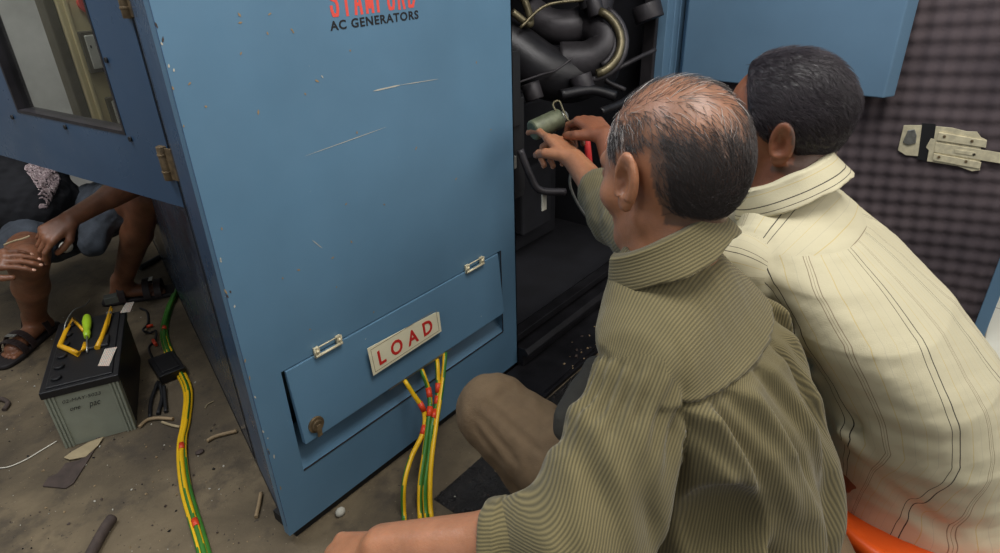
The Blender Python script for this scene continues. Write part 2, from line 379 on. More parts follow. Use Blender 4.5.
# ================================================================= GENERATOR ENCLOSURE
x0, x1, y0, ZT = .470, 1.348, 1.062, 1.78
XC, XD = 2.235, 2.425                      # corner column beyond the opening
enc = empty('generator_enclosure', (x0, y0, 0), 'large blue painted steel generator enclosure with its side doors open', 'generator')
rx0, rx1, rz0, rz1 = .540, 1.276, .184, .462
m = MB()
m.box((x0, y0, .03), (rx0, y0 + .02, ZT)); m.box((rx1, y0, .03), (x1, y0 + .02, ZT))
m.box((rx0, y0, .03), (rx1, y0 + .02, rz0)); m.box((rx0, y0, rz1), (rx1, y0 + .02, ZT))
m.box((x1 - .004, y0, .03), (x1, y0 + .10, ZT))
m.build('front_panel', M['blue'], enc)
# recess behind the flap
m = MB()
m.hexa([(rx0, y0 + .003, rz0), (rx1, y0 + .003, rz0), (rx1, y0 + .06, rz0 + .085), (rx0, y0 + .06, rz0 + .085)], [(rx0, y0 + .003, rz0 - .01), (rx1, y0 + .003, rz0 - .01), (rx1, y0 + .06, rz0 + .075), (rx0, y0 + .06, rz0 + .075)])
m.box((rx0 - .006, y0 + .02, rz0), (rx0, y0 + .11, rz1)); m.box((rx1, y0 + .02, rz0), (rx1 + .006, y0 + .11, rz1))
m.box((rx0, y0 + .11, rz0), (rx1, y0 + .12, rz1))
for k in range(4): m.hexa([(1.08 + k * .045, y0 + .01, rz0 + .004), (1.083 + k * .045, y0 + .01, rz0 + .004), (1.083 + k * .045, y0 + .056, rz0 + .080), (1.08 + k * .045, y0 + .056, rz0 + .080)], [(1.08 + k * .045, y0 + .01, rz0 + .006), (1.083 + k * .045, y0 + .01, rz0 + .006), (1.083 + k * .045, y0 + .056, rz0 + .083), (1.08 + k * .045, y0 + .056, rz0 + .083)])
m.build('cable_recess', M['blue'], enc)
# access flap: hinged at its top edge, standing slightly proud at the bottom
fx0, fx1, fz0, fz1 = .549, 1.262, .266, .459
m = MB(); m.hexa([(fx0, y0 - .020, fz0), (fx1, y0 - .020, fz0), (fx1, y0 - .003, fz1), (fx0, y0 - .003, fz1)], [(fx0, y0 - .006, fz0), (fx1, y0 - .006, fz0), (fx1, y0 + .006, fz1), (fx0, y0 + .006, fz1)])
flap = m.build('access_flap', M['blue'], enc, .0015)
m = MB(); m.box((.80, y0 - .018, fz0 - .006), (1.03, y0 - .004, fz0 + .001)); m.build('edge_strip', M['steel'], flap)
for hx in (.658, 1.155):
    m = MB(); c = np.array([hx, y0 - .006, .463])
    for s_ in (-1, 1): m.box((hx + s_ * .030 - .006, y0 - .010, .455), (hx + s_ * .030 + .006, y0 - .002, .479)); m.ball((hx + s_ * .030, y0 - .011, .470), (.004, .003, .004), 8, 6)
    m.tube([(hx - .036, y0 - .010, .459), (hx + .036, y0 - .010, .459)], .0032, 8); m.tube([(hx - .036, y0 - .009, .479), (hx + .036, y0 - .009, .479)], .0016, 8)
    for s_ in (-1, 1): m.tube([(hx + s_ * .036, y0 - .009, .459), (hx + s_ * .036, y0 - .009, .479)], .0016, 8)
    m.build('flap_hinge', M['zinc'], flap)
m = MB(); lk = np.array([.584, y0 - .016, .300])
m.cyl(lk + [0, 0, 0], lk + [0, -.006, 0], .020, 20); m.cyl(lk + [0, -.006, 0], lk + [0, -.012, 0], .014, 18); m.prism([lk + [-.006, -.011, .004], lk + [.006, -.011, .004], lk + [.004, -.013, -.026], lk + [-.008, -.013, -.026]], (0, -1, 0), .003)
m.build('flap_lock', M['rust'], flap, .0008)
m = MB(); m.box((rx0, y0 - .0012, rz0 - .0022), (rx1, y0 + .0008, rz0 + .0012)); m.box((rx1 - .001, y0 - .0012, rz0), (rx1 + .0015, y0 + .0008, rz1)); m.build('recess_edge', M['pipe'], enc)  # added metal strip standing in for the highlight along the lip
# skid rail under the blue panels
m = MB(); m.box((x0 + .02, y0 + .012, 0), (x1, y0 + .10, .03)); m.build('base_skid', M['black'], enc)
# slanting side wall of the canopy
su = np.array([.2905, .9569, 0]); sn = np.array([-.9569, .2905, 0]); c0 = np.array([x0, y0, 0])
def sidebox(m, a, b, z0, z1, t0, t1, mi=0):
    P = [c0 + su * a + sn * t0, c0 + su * b + sn * t0, c0 + su * b + sn * t1, c0 + su * a + sn * t1]
    return m.hexa([p + [0, 0, z0] for p in P], [p + [0, 0, z1] for p in P], mi)
m = MB(); sidebox(m, .012, 2.70, .06, ZT, -.02, 0.0); m.build('side_panel', M['side'], enc)
m = MB(); sidebox(m, .0, .235, .065, ZT, 0.0, .0012); m.build('corner_post', M['blue2'], enc)
m = MB(); sidebox(m, .05, 2.70, 0, .06, -.05, -.004); m.build('side_skid', M['black'], enc)
m = MB(); sidebox(m, .275, .281, .06, ZT, 0, .0015); m.build('weatherstrip', M['black'], enc)
# paint chips along the corner and long scratches
m = MB(); random.seed(3)
def chip(m, x, z, a, L, w):
    ca, sa = math.cos(a), math.sin(a); n = 5; top = []; bot = []
    for i in range(n + 1):
        t = i / n; hw = w * math.sin(math.pi * (0.08 + .84 * t)) * (.6 + .6 * random.random()); cx, cz = x + ca * L * t, z + sa * L * t
        top.append((cx - sa * hw, y0 - .0006, cz + ca * hw)); bot.append((cx + sa * hw, y0 - .0006, cz - ca * hw))
    m.add(top + bot[::-1], [(2 * n + 1 - i, 2 * n - i, i + 1, i) for i in range(n)])
def chip_px(m, p, q, w):
    A, B = pl(*p, 1, y0), pl(*q, 1, y0); chip(m, A[0], A[2], math.atan2(B[2] - A[2], B[0] - A[0]), np.hypot(B[0] - A[0], B[2] - A[2]), w)
for a_, b_, w in [((305, 156), (386, 127), .0007), ((373, 91), (400, 85), .002), ((400, 85), (438, 79), .0008), ((312, 240), (322, 248), .0009), ((321, 75), (323, 78), .0012), ((470, 292), (477, 288), .001)]:
    m = MB(); chip_px(m, a_, b_, w); m.build('scratch', M['stone'], enc)
for p in [(351, 51), (357, 134), (319, 82), (306, 95), (331, 259), (283, 279), (336, 288), (320, 355), (352, 243), (373, 313), (238, 23), (241, 17), (268, 35), (294, 33), (188, 85), (207, 107), (222, 230), (385, 205), (476, 64), (258, 115), (240, 55), (300, 270), (345, 205), (415, 150), (455, 180), (490, 130), (309, 330), (425, 320), (268, 15), (293, 31)]:
    A = pl(*p, 1, y0); m = MB(); chip(m, A[0], A[2], random.random() * 3, .004 + .006 * random.random(), .0018); m.build('paint_chip', M['sheath'], enc)
for i in range(26):
    z = .12 + 1.5 * random.random(); m = MB(); chip(m, x0 + .001 + .010 * random.random() ** 2, z, 1.2 + .7 * random.random(), .004 + .010 * random.random(), .0016); m.build('paint_chip', M[random.choice(('sheath', 'stone', 'leather'))], enc)
# lettering
o_ = pl(331, 17.6, 1, y0); e_ = pl(415.5, 6, 1, y0)
def block_letters(name, word, origin, w_tot, h, mt, parent):
    # condensed block capitals drawn as strokes on the panel
    G = {'S': [[(.96, .70), (.96, .82), (.80, 1), (.20, 1), (.04, .82), (.04, .66), (.18, .54), (.82, .46), (.96, .34), (.96, .18), (.80, 0), (.20, 0), (.04, .18), (.04, .30)]],
         'T': [[(0, 1), (1, 1)], [(.5, 1), (.5, -.055)]], 'A': [[(.02, -.055), (.42, 1), (.58, 1), (.98, -.055)], [(.2, .28), (.8, .28)]],
         'M': [[(.03, -.055), (.03, 1), (.14, 1), (.5, .12), (.86, 1), (.97, 1), (.97, -.055)]], 'F': [[(1, 1), (.04, 1), (.04, -.055)], [(.04, .52), (.8, .52)]],
         'O': [[(.04, .5), (.04, .18), (.2, 0), (.8, 0), (.96, .18), (.96, .82), (.8, 1), (.2, 1), (.04, .82), (.04, .5)]],
         'R': [[(.04, -.055), (.04, 1), (.78, 1), (.96, .86), (.96, .66), (.78, .50), (.04, .50)], [(.6, .50), (.96, -.055)]], 'D': [[(.04, 0), (.04, 1), (.72, 1), (.96, .82), (.96, .18), (.72, 0), (.04, 0)]]}
    n = len(word); cw = w_tot / (n + (n - 1) * .30); t = cw * .30
    for k, ch in enumerate(word):
        m = MB(); ox = origin[0] + k * cw * 1.30; iw, ih = cw - t, h - t; lay = 0
        for st in G[ch]:
            P = [np.array([ox + t / 2 + a * iw, t / 2 + b * ih]) for a, b in st]
            for a, b in zip(P[:-1], P[1:]):
                d = _n(b - a); nn = np.array([-d[1], d[0]]) * t / 2; e = d * t * .22; lay += 1; yy = origin[1] - .0003 - .00002 * lay
                q = [a - e - nn, b + e - nn, b + e + nn, a - e + nn]; m.add([(p[0], yy, origin[2] + p[1]) for p in q], [(0, 1, 2, 3)])
        m.build(name, M[mt], parent)
block_letters('panel_letter', 'STAMFORD', (o_[0], y0, o_[2]), e_[0] - o_[0], .060, 'red_letter', enc)
text('panel_letters_small', 'AC GENERATORS', (pl(330.5, 31, 1, y0)[0], y0 - .0003, 1.1125), (1, 0, 0), (0, 0, 1), .0165, M['ink'], enc, width=pl(418.5, 17.6, 1, y0)[0] - pl(330.5, 31, 1, y0)[0], bold=.025, space=1.14)
# LOAD sign riveted on the flap
q = [pl(368, 346, 1, y0 - .014), pl(439, 308.5, 1, y0 - .014), pl(441.5, 329, 1, y0 - .018), pl(374, 373, 1, y0 - .018)]
bl_, br_, tl_, tr_ = q[3], q[2], q[0], q[1]
sx = _n(br_ - bl_); sz = _n(np.cross(sx, np.array([0, -1, 0]))) * -1
if sz[2] < 0: sz = -sz
nrm = _n(np.cross(sx, sz)); lift = nrm * .006 - sx * .008
m = MB(); out = [bl_, br_, tr_ * .93 + br_ * .07, tr_ * .94 + tl_ * .06, tl_]; out = [p + lift for p in out]
m.prism(out, nrm, .0015); sign = m.build('load_sign', M['white'], enc)
wS, hS = np.linalg.norm(br_ - bl_), np.linalg.norm(tl_ - bl_); up_ = _n(tl_ - bl_)
b0 = bl_ + lift + nrm * .0017
text('sign_letters', 'LOAD', b0 + sx * wS * .10 + up_ * hS * .22, sx, up_, hS * .50, M['red'], sign, width=wS * .78, bold=.025, space=1.75)
m = MB(); g = .045 * wS
for (a, b, c, d) in [(.03, .08, .97, .095), (.03, .89, .93, .905)]: m.prism([b0 + sx * wS * a + up_ * hS * b, b0 + sx * wS * c + up_ * hS * b, b0 + sx * wS * c + up_ * hS * d, b0 + sx * wS * a + up_ * hS * d], nrm, .0002)
for (a, c) in [(.03, .035), (.965, .97)]: m.prism([b0 + sx * wS * a + up_ * hS * .08, b0 + sx * wS * c + up_ * hS * .08, b0 + sx * wS * c + up_ * hS * .90, b0 + sx * wS * a + up_ * hS * .90], nrm, .0002)
m.build('sign_border', M['sheath'], sign)

# opening: sill, channel, column, lining
def extr(prof, xa, xb, mi=0): return MB().hexa([(xa, y, z) for y, z in prof][::-1], [(xb, y, z) for y, z in prof][::-1], mi)
extr([(1.10, 0), (1.10, .130), (1.062, .130), (1.062, .108), (1.078, .108), (1.078, 0)], x1, XD).build('sill_rail', M['dark'], enc, .002)
extr([(1.078, .02), (1.078, .088), (1.030, .088), (1.018, .074), (1.018, .062), (1.04, .062), (1.04, .02)], x1, XD).build('lower_rail', M['dark'], enc, .002)
extr([(1.06, 0), (1.06, .020), (.915, .010), (.905, .016), (.897, .016), (.897, 0)], x1 - .12, XD).build('drip_channel', M['dark'], enc, .001)
m = MB(); m.box((XC, y0, .13), (XC + .05, y0 + .09, ZT)); m.box((XC + .05, y0 - .006, .13), (XC + .13, y0 + .09, ZT)); m.box((XC + .13, y0 + .01, .13), (XD + .045, y0 + .09, ZT)); m.box((XC + .09, y0 - .009, .13), (XC + .095, y0, ZT))
m.build('corner_column', M['blue3'], enc, .003)
m = MB(); m.box((XC - .02, y0 + .03, .13), (XC, y0 + .08, ZT)); m.build('door_seal', M['pipe'], enc, .004)
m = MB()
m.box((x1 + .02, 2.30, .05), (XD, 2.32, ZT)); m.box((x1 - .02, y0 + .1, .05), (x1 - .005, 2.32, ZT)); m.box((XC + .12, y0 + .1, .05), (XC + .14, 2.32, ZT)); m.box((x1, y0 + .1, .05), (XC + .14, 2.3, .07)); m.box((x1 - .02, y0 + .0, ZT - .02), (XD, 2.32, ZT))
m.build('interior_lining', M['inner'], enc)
xs_ = x0 + (2.32 - y0) * .2905 / .9569; m = MB(); m.hexa([(x0, y0, ZT), (XD, y0, ZT), (XD, 2.32, ZT), (xs_, 2.32, ZT)], [(x0, y0, ZT + .03), (XD, y0, ZT + .03), (XD, 2.32, ZT + .03), (xs_, 2.32, ZT + .03)]); m.build('roof_panel', M['blue'], enc, .004)
m = MB(); m.box((x1 + .003, y0 + .012, .80), (x1 + .05, y0 + .05, 1.0)); m.box((x1 + .003, y0 + .02, .60), (x1 + .075, y0 + .05, .872)); m.build('door_stop_plate', M['black'], enc, .002)
m = MB(); p = pl(517, 161, 1, y0 + .008); m.box((x1, y0 + .003, p[2] - .018), (x1 + .016, y0 + .012, p[2] + .018)); m.build('catch_plate', M['steel'], enc, .001)

# foam lined engine door, opened square to the panel
DX = 2.425; dy0, dy1 = y0 - .005, -.075
door = MB().box((DX, dy1 - .035, .012), (DX + .045, dy0, ZT)).build('engine_door', M['blue3'], enc, .002)
m = MB(); m.box((DX - .035, dy1 - .036, .012), (DX, dy1, ZT)); m.box((DX - .035, dy1 - .036, .0), (DX, dy0, .012)); m.build('door_flange', M['blue3'], door, .002)
nu, nv = 200, 290; ys = np.linspace(dy1, dy0 - .01, nu); zs = np.linspace(.014, ZT - .02, nv); Y_, Z_ = np.meshgrid(ys, zs, indexing='ij')
a_, b_ = (Y_ * .62 - Z_ * .78), (Y_ * .78 + Z_ * .62); per = 2 * math.pi / .066
h_ = .0060 * np.sin(a_ * per + .5 * np.sin(b_ * 9)) * np.sin(b_ * per + .5 * np.sin(a_ * 7)) + .0050; Xf = DX - .012 - h_
m = MB(); m.add(np.stack([Xf, Y_, Z_], -1).reshape(-1, 3), [(i * nv + j, i * nv + j + 1, (i + 1) * nv + j + 1, (i + 1) * nv + j) for i in range(nu - 1) for j in range(nv - 1)], 0, True)
m.box((DX - .012, dy1, .014), (DX, dy0 - .01, ZT - .02)); m.build('foam_lining', M['foam'], door)
bz = .79; m = MB()
m.hexa([(2.30, .345, bz), (2.30, 1.015, bz), (2.345, 1.045, bz + .0), (2.41, 1.045, bz), (2.41, .36, bz + .0), (2.345, .322, bz)][::-1], [(2.30, .345, ZT - .03), (2.30, 1.015, ZT - .03), (2.345, 1.045, ZT - .03), (2.41, 1.045, ZT - .03), (2.41, .36, ZT - .03), (2.345, .322, ZT - .03)][::-1])
m.build('air_baffle_box', M['blue3'], door, .004)
# latch on the foam, outlines taken in the plane of the door
LX = 2.40
def lp(px, py, x=LX): return pl(px, py, 0, x)
lt = MB(); lt.prism([lp(*q) for q in [(936, 126), (952, 127.5), (966, 131), (977, 131.5), (981, 137), (987, 140), (985.5, 147), (981, 147), (980, 170), (972, 171), (958, 166), (946, 164), (927, 161), (929, 150), (926, 147), (931, 138), (934, 139)]], (-1, 0, 0), .004)
latch = lt.build('latch_plate', M['zinc'], door, .0008)
m = MB(); m.prism([lp(*q) for q in [(904, 125), (922, 125), (918, 156), (906, 155), (898, 150)]], (-1, 0, 0), .004); m.build('latch_keeper', M['zinc'], latch, .0008)
m = MB(); m.prism([lp(*q, LX + .002) for q in [(922, 123), (936, 124), (932, 162), (917, 159)]], (-1, 0, 0), .003); m.build('latch_backing', M['black'], latch)
m = MB(); m.prism([lp(*q, LX - .004) for q in [(908, 130), (915, 129), (917, 135), (916, 143), (908, 145), (903, 142)]], (-1, 0, 0), .006); m.build('latch_button', M['steel'], latch, .002)
m = MB(); m.prism([lp(*q, LX - .004) for q in [(939, 132), (987, 140.5), (986, 147.5), (937, 140)]], (-1, 0, 0), .005); m.prism([lp(*q, LX - .004) for q in [(934, 153), (981.5, 162), (980, 168.5), (933, 160)]], (-1, 0, 0), .005); m.build('latch_guide', M['zinc'], latch, .001)
m = MB(); m.prism([lp(*q, LX - .004) for q in [(936, 142.5), (985, 150), (1030, 157), (1030, 168), (983, 160.5), (934, 152)]], (-1, 0, 0), .003); m.prism([lp(*q, LX - .007) for q in [(955, 149), (975, 152), (975, 156), (955, 153)]], (-1, 0, 0), .002); m.build('latch_bolt', M['zinc'], latch, .001)
for q in [(944.5, 136.5), (972, 141), (939, 157), (966, 161.5)]:
    p = lp(*q, LX - .009); MB().cyl(p, p + np.array([-.003, 0, 0]), .0042, 12).build('screw', M['rust'], latch)
p = lp(974, 154.5, LX - .007); MB().cyl(p, p + np.array([-.002, 0, 0]), .004, 12).build('pin_hole', M['ink'], latch)

# control door on the left, opened outwards, with its window
hp = pl(185, 208, 2, .768); fp = pl(0, 155, 2, .768); du = _n((fp - hp) * [1, 1, 0]); dn_ = np.cross(du, [0, 0, 1.0]); dn_ = dn_ if np.dot(dn_, EYE - hp) > 0 else -dn_
def dpl(px, py, off=0.0):
    r = ray(px, py); o = hp + dn_ * off; return EYE + r * (np.dot(o - EYE, dn_) / np.dot(r, dn_))
def duv(px, py): p = dpl(px, py) - hp; return np.dot(p, du), p[2] + hp[2]
u_br, z_b = duv(123, 130); u_bl, z_b2 = duv(19, 112); z_b = (z_b + z_b2) / 2; print('door win', u_br, u_bl, z_b, z_b2, 'du', du)
u_bl = max(u_bl, u_br + .25); zt_w = 1.62; UD = .95
def dbox(m, ua, ub, za, zb, ta, tb, mi=0):
    P = [hp * [1, 1, 0] + du * ua + dn_ * ta, hp * [1, 1, 0] + du * ub + dn_ * ta, hp * [1, 1, 0] + du * ub + dn_ * tb, hp * [1, 1, 0] + du * ua + dn_ * tb]
    P = [np.array(p) for p in P]; return m.hexa([p + [0, 0, za] for p in P], [p + [0, 0, zb] for p in P], mi)
zd = .768
m = MB(); t0, t1 = -.035, 0.0
dbox(m, .003, u_br, zd, ZT, t0, t1); dbox(m, u_bl, UD, zd, ZT, t0, t1); dbox(m, u_br, u_bl, zd, z_b, t0, t1); dbox(m, u_br, u_bl, zt_w, ZT, t0, t1)
cdoor = m.build('control_door', M['blue2'], enc)
m = MB(); dbox(m, u_br - .001, u_bl + .001, z_b, zt_w, -.018, -.014); m.build('window_pane', M['glass'], cdoor)
m = MB(); w = .006
dbox(m, u_br - w, u_bl + w, z_b - w, z_b, -.004, .0012); dbox(m, u_br - w, u_br, z_b, zt_w, -.004, .0012); dbox(m, u_bl, u_bl + w, z_b, zt_w, -.004, .0012); dbox(m, u_bl - .002, u_bl, z_b, zt_w, -.036, .0012); dbox(m, u_br, u_bl, z_b, z_b + .0015, -.036, .0012); m.build('window_seal', M['pipe'], cdoor)
for (px, py) in [(13, 117), (66, 127), (131, 139), (107, 60)]:
    p = dpl(px, py, 0.0); MB().cyl(p, p + dn_ * .004, .0055, 12).build('window_bolt', M['ink'], cdoor)
for zc, yy in ((None, 163), (None, -3)):
    p = dpl(166 if yy > 0 else 124, yy, .003); L = .036
    m = MB()
    m.tube([p - [0, 0, L], p + [0, 0, L]], .0115, 16)
    for k in (-.5, .5): m.tube([p + [0, 0, k * L - .0025], p + [0, 0, k * L + .0025]], .0128, 16)
    dd = _n(np.array([-su[0], -su[1], 0])); m.prism([p + [0, 0, -L * .95], p + [0, 0, L * .95], p - du * .034 + [0, 0, L * .95], p - du * .034 + [0, 0, -L * .95]], dn_, .003)
    m.build('door_hinge', M['rust'], cdoor, .001)

# beige control box with meters standing behind the left door
bx = empty('control_cabinet', (.95, 2.5, .70), 'beige control box with round red lamp and square meters seen through door window', 'control box')
ax = pl(75, 62, 1, 2.35)[0]
m = MB(); m.box((ax, 2.35, .70), (1.0, 2.43, 1.9)); m.build('casing', M['beige'], bx, .006)
m = MB(); m.box((ax - .030, 2.356, .70), (ax - .001, 2.43, 1.9)); m.build('gap_shadow_strip', M['beige_dark'], bx, .004)  # solid dark strip built in place of the gap shadow beside the box
m = MB(); m.box((ax + .018, 2.342, .72), (ax + .03, 2.352, 1.88)); m.build('edge_bead', M['beige'], bx, .003)
def meter(q, w, h):
    a = pl(*q, 1, 2.335); fr = MB(); fr.box((a[0], 2.335, a[2] - h), (a[0] + w, 2.352, a[2])).box((a[0] + .012, 2.331, a[2] - h + .012), (a[0] + w - .012, 2.336, a[2] - .012), 1)
    f = fr.build('meter', [M['beige_dark'], M['dial']], bx, .003)
    n = MB(); n.prism([(a[0] + .03, 2.330, a[2] - h * .72), (a[0] + w - .02, 2.330, a[2] - h * .66), (a[0] + w - .02, 2.330, a[2] - h * .70)], (0, -1, 0), .001)
    for k in range(5): n.box((a[0] + .02 + k * (w - .04) / 5, 2.3300, a[2] - h * .4 + .004 * k), (a[0] + .024 + k * (w - .04) / 5, 2.331, a[2] - h * .33 + .004 * k))
    n.build('needle', M['ink'], f)
meter((78, 32), .13, .125); meter((106, 98), .13, .125)
p = pl(86, 3, 1, 2.345); MB().cyl(p, p + np.array([0, -.014, 0]), .028, 24).build('indicator_lamp', M['red_letter'], bx, .003)

# ================================================================= ENGINE
eng = empty('diesel_engine', (1.8, 1.6, .07), 'dark dusty diesel engine with pipes and elbow inside the blue enclosure', 'engine')
m = MB(); m.box((1.40, 1.50, .09), (2.2, 2.2, .70)); m.box((1.45, 1.62, .70), (2.15, 2.1, .86)); m.box((1.55, 1.40, .30), (1.75, 1.5, .55)); m.box((1.85, 1.42, .2), (2.05, 1.5, .48))
m.build('engine_block', M['inner'], eng, .01)
def tb(name, pts, r, mt, seg=14, n=8): return MB().tube(spline(pts, n), r, seg).build(name, M[mt], eng)
E_ = lambda *a: at(*a)
tb('intake_hose', [E_(480, 30, 2.05), E_(515, 52, 2.05), E_(545, 72, 2.06), E_(575, 76, 2.1), E_(600, 62, 2.15)], .085, 'dark', 24)
tb('exhaust_elbow', [E_(560, 62, 2.06), E_(590, 60, 2.05), E_(606, 46, 2.04), E_(602, 30, 2.05), E_(585, 24, 2.1)], .062, 'pipe', 22)
c = E_(588, 44, 1.97)
for k, (rr, a0, a1, mt) in enumerate([(33, -70, 75, 'brass'), (27, -60, 60, 'pipe'), (38, -60, 88, 'pipe')]):
    pts = [E_(588 + rr * math.cos(math.radians(a)), 42 + rr * math.sin(math.radians(a)), 1.99 - .02 * (k == 0)) for a in np.linspace(a0, a1, 14)]
    MB().tube(pts, .013 if k == 0 else .010, 10).build('clamp_band', M[mt], eng)
tb('manifold', [E_(530, 14, 2.1), E_(550, 26, 2.08), E_(575, 26, 2.08), E_(592, 14, 2.1), E_(600, -8, 2.12)], .055, 'pipe', 20)
tb('cross_pipe', [E_(520, 28, 1.95), E_(545, 6, 1.96), E_(580, 0, 1.97), E_(600, -4, 2.0)], .005, 'brass', 8)
tb('fuel_line', [E_(514, 84, 1.9), E_(540, 75, 1.95), E_(556, 70, 1.98), E_(575, 56, 2.0)], .0035, 'pipe', 8)
tb('hose', [E_(625, 90, 2.1), E_(605, 78, 2.08), E_(630, 62, 2.1), E_(655, 50, 2.15)], .008, 'pipe', 8)
tb('hose', [E_(512, 12, 1.95), E_(530, 24, 1.98), E_(525, 2, 2.0), E_(515, -10, 2.0)], .012, 'brass', 10)
tb('hose', [E_(575, 160, 1.75), E_(570, 185, 1.8), E_(585, 215, 1.85), E_(600, 225, 1.9)], .004, 'steel', 8)
tb('hose', [E_(520, 150, 1.78), E_(530, 175, 1.8), E_(540, 190, 1.82), E_(565, 192, 1.85)], .011, 'pipe', 10)
tb('hose', [E_(560, 95, 1.95), E_(590, 90, 1.98), E_(615, 96, 2.0)], .016, 'dark', 10)
tb('hose', [E_(600, 112, 1.9), E_(620, 104, 1.95), E_(640, 90, 2.0)], .012, 'dark', 10)
for (px, py, d, r) in [(590, 8, 2.0, .030), (597, 16, 1.99, .026), (585, 92, 2.0, .035), (535, 100, 2.0, .03), (650, 20, 2.2, .05)]:
    p = E_(px, py, d); MB().tube([p, p + [0.0, .02, .05]], r, 18).build('filter_cap', M['pipe'], eng, .003)
tb('red_hose', [E_(586, 128, 1.85), E_(588, 150, 1.86), E_(591, 172, 1.9), E_(600, 190, 1.95)], .010, 'redhose', 12)
p = E_(545, 196, 1.85); m = MB(); m.box((p[0] - .012, p[1], p[2] - .045), (p[0] + .010, p[1] + .006, p[2] + .012)); m.build('pale_strip', M['off_white'], eng, .002)  # small off-white strip set among the hoses
m = MB(); a = E_(519, 118, 1.80); m.box((a[0] - .05, a[1], a[2] - .24), (a[0] + .02, a[1] + .06, a[2])); m.build('bracket', M['black'], eng, .004)

# ================================================================= CABLES AND SMALL THINGS
def wire(name, pts, r, label, cat, bands=(), group=None, ph=0.0, n=10, gw=5):
    P = spline(pts, n); L = len(P)
    o = MB().tube(P, r, 12, mfun=lambda i, k: 1 if (k + int(ph * 12) + int(i * .10)) % 12 < gw else 0).build(name, [M['yellow'], M['green']], None)
    tag(o, label, cat, group)
    for b in bands:
        i = int(b * (L - 1)); i = min(max(i, 1), L - 3); a = P[i]; d = P[i + 1] - P[i]; d = _n(d) * .013
        MB().tube([a - d, a + d], r * 1.22, 12).build('tape_band', M['tape'], o)
    return o
R0 = .0064
def down(px, py, y, z): return None
ws = [
 ([pl(401, 377, 1, 1.10), pl(405, 381, 1, 1.045), pl(414, 395, 1, 1.02), pl(424, 412, 1, .995), pl(423, 432, 1, .975), pl(411, 458, 1, .95), pl(404, 485, 1, .925), pl(404, 516, 1, .91), pl(408, 540, 2, .009), pl(425, 580, 2, .009)], (.30, .44), 'leftmost yellow and green wire hanging out below the LOAD sign', .7),
 ([pl(419, 365, 1, 1.10), pl(422, 371, 1, 1.045), pl(428, 388, 1, 1.02), pl(430, 404, 1, .995), pl(428, 425, 1, .97), pl(424, 455, 1, .94), pl(420, 485, 1, .91), pl(420, 514, 1, .885), pl(424, 535, 2, .009), pl(440, 580, 2, .009)], (.26, .38), 'second wire from left under the LOAD sign, mostly green above its red tape', .2),
 ([pl(435, 355, 1, 1.10), pl(437, 361, 1, 1.045), pl(438, 380, 1, 1.02), pl(437, 400, 1, 1.0), pl(432, 425, 1, .965), pl(429, 455, 1, .935), pl(425, 485, 1, .905), pl(426, 514, 1, .875), pl(431, 535, 2, .009), pl(450, 580, 2, .009)], (.27, .34, .41), 'third wire from left under the LOAD sign, yellow with three red tapes', .15),
 ([pl(444, 348, 1, 1.10), pl(445, 354, 1, 1.045), pl(443, 378, 1, 1.015), pl(440, 400, 1, .99), pl(436, 425, 1, .96), pl(432, 455, 1, .925), pl(430, 485, 1, .895), pl(431, 514, 1, .865), pl(437, 535, 2, .009), pl(458, 580, 2, .009)], (), 'rightmost wire under the LOAD sign, untaped, leaving by the pale edge strip', .6)]
for pts, b, lab, ph in ws: wire('earth_wire', pts, R0, lab, 'wire', b, 'wires hanging from the cable recess', ph)
fl = [(180, 276), (176, 292), (169, 309), (164, 330), (168, 350), (180, 372), (188, 392), (186, 420), (182, 440), (182, 462), (186, 490), (193, 515), (202, 545), (214, 590)]
for k, (off, z, lab) in enumerate([(-.010, .007, 'leftmost wire of the floor bundle, mostly yellow, taped red'), (0.0, .015, 'topmost wire in the floor bundle beside the small black box'), (.0105, .007, 'rightmost wire of the floor bundle, showing most green stripe')]):
    pts = [pl(px, py, 2, z) + np.array([off, off * .35, .002 * math.sin(i * 1.3 + k)]) for i, (px, py) in enumerate(fl)]
    wire('floor_wire', pts, .0066, lab, 'wire', (.23, .645, .875) if k == 1 else (), 'wires of the bundle on the floor', (.3, .45, .70)[k], 10, (5, 7, 8)[k])

# battery
bo = pl(65, 449, 2, 0); bu = _n(np.array([.90, -.436, 0])); bv = np.array([-bu[1], bu[0], 0]); bw, blen, bh = .188, .40, .20
bo = bo - bu * .0
def B3(u, v, z): return bo + bu * u + bv * v + np.array([0, 0, z])
bat = empty('battery', B3(bw / 2, blen / 2, 0), 'grey vehicle battery with black top standing on the concrete floor', 'battery')
def bbox(m, u0, u1, v0, v1, z0, z1, mi=0):
    return m.hexa([B3(u0, v0, z0), B3(u1, v0, z0), B3(u1, v1, z0), B3(u0, v1, z0)], [B3(u0, v0, z1), B3(u1, v0, z1), B3(u1, v1, z1), B3(u0, v1, z1)], mi)
m = MB(); bbox(m, .004, bw - .004, .004, blen - .004, 0, bh - .022)
for u in (.002, .011, .020, bw - .028, bw - .019, bw - .010): bbox(m, u, u + .006, -.001, .006, .0, bh - .022)
m.build('case', M['bat'], bat, .0015)
m = MB(); bbox(m, bw - .005, bw - .001, .03, blen - .01, .01, bh - .026); m.build('side_board', M['lid'], bat, .001)
m = MB(); bbox(m, -.003, bw + .003, -.003, blen + .003, bh - .022, bh); bbox(m, .012, bw - .012, .012, blen - .012, bh, bh + .004); m.build('lid', M['lid'], bat, .003)
for v in (.05, .11, .17, .24, .30, .36): MB().cyl(B3(.035, v, bh + .004), B3(.035, v, bh + .012), .014, 20).build('vent_cap', M['lid'], bat, .002)
for (u, v) in ((bw - .04, blen - .04),): MB().cyl(B3(u, v + .01, bh + .004), B3(u, v + .01, bh + .02), .009, 16, r2=.008).build('terminal', M['steel'], bat, .001)
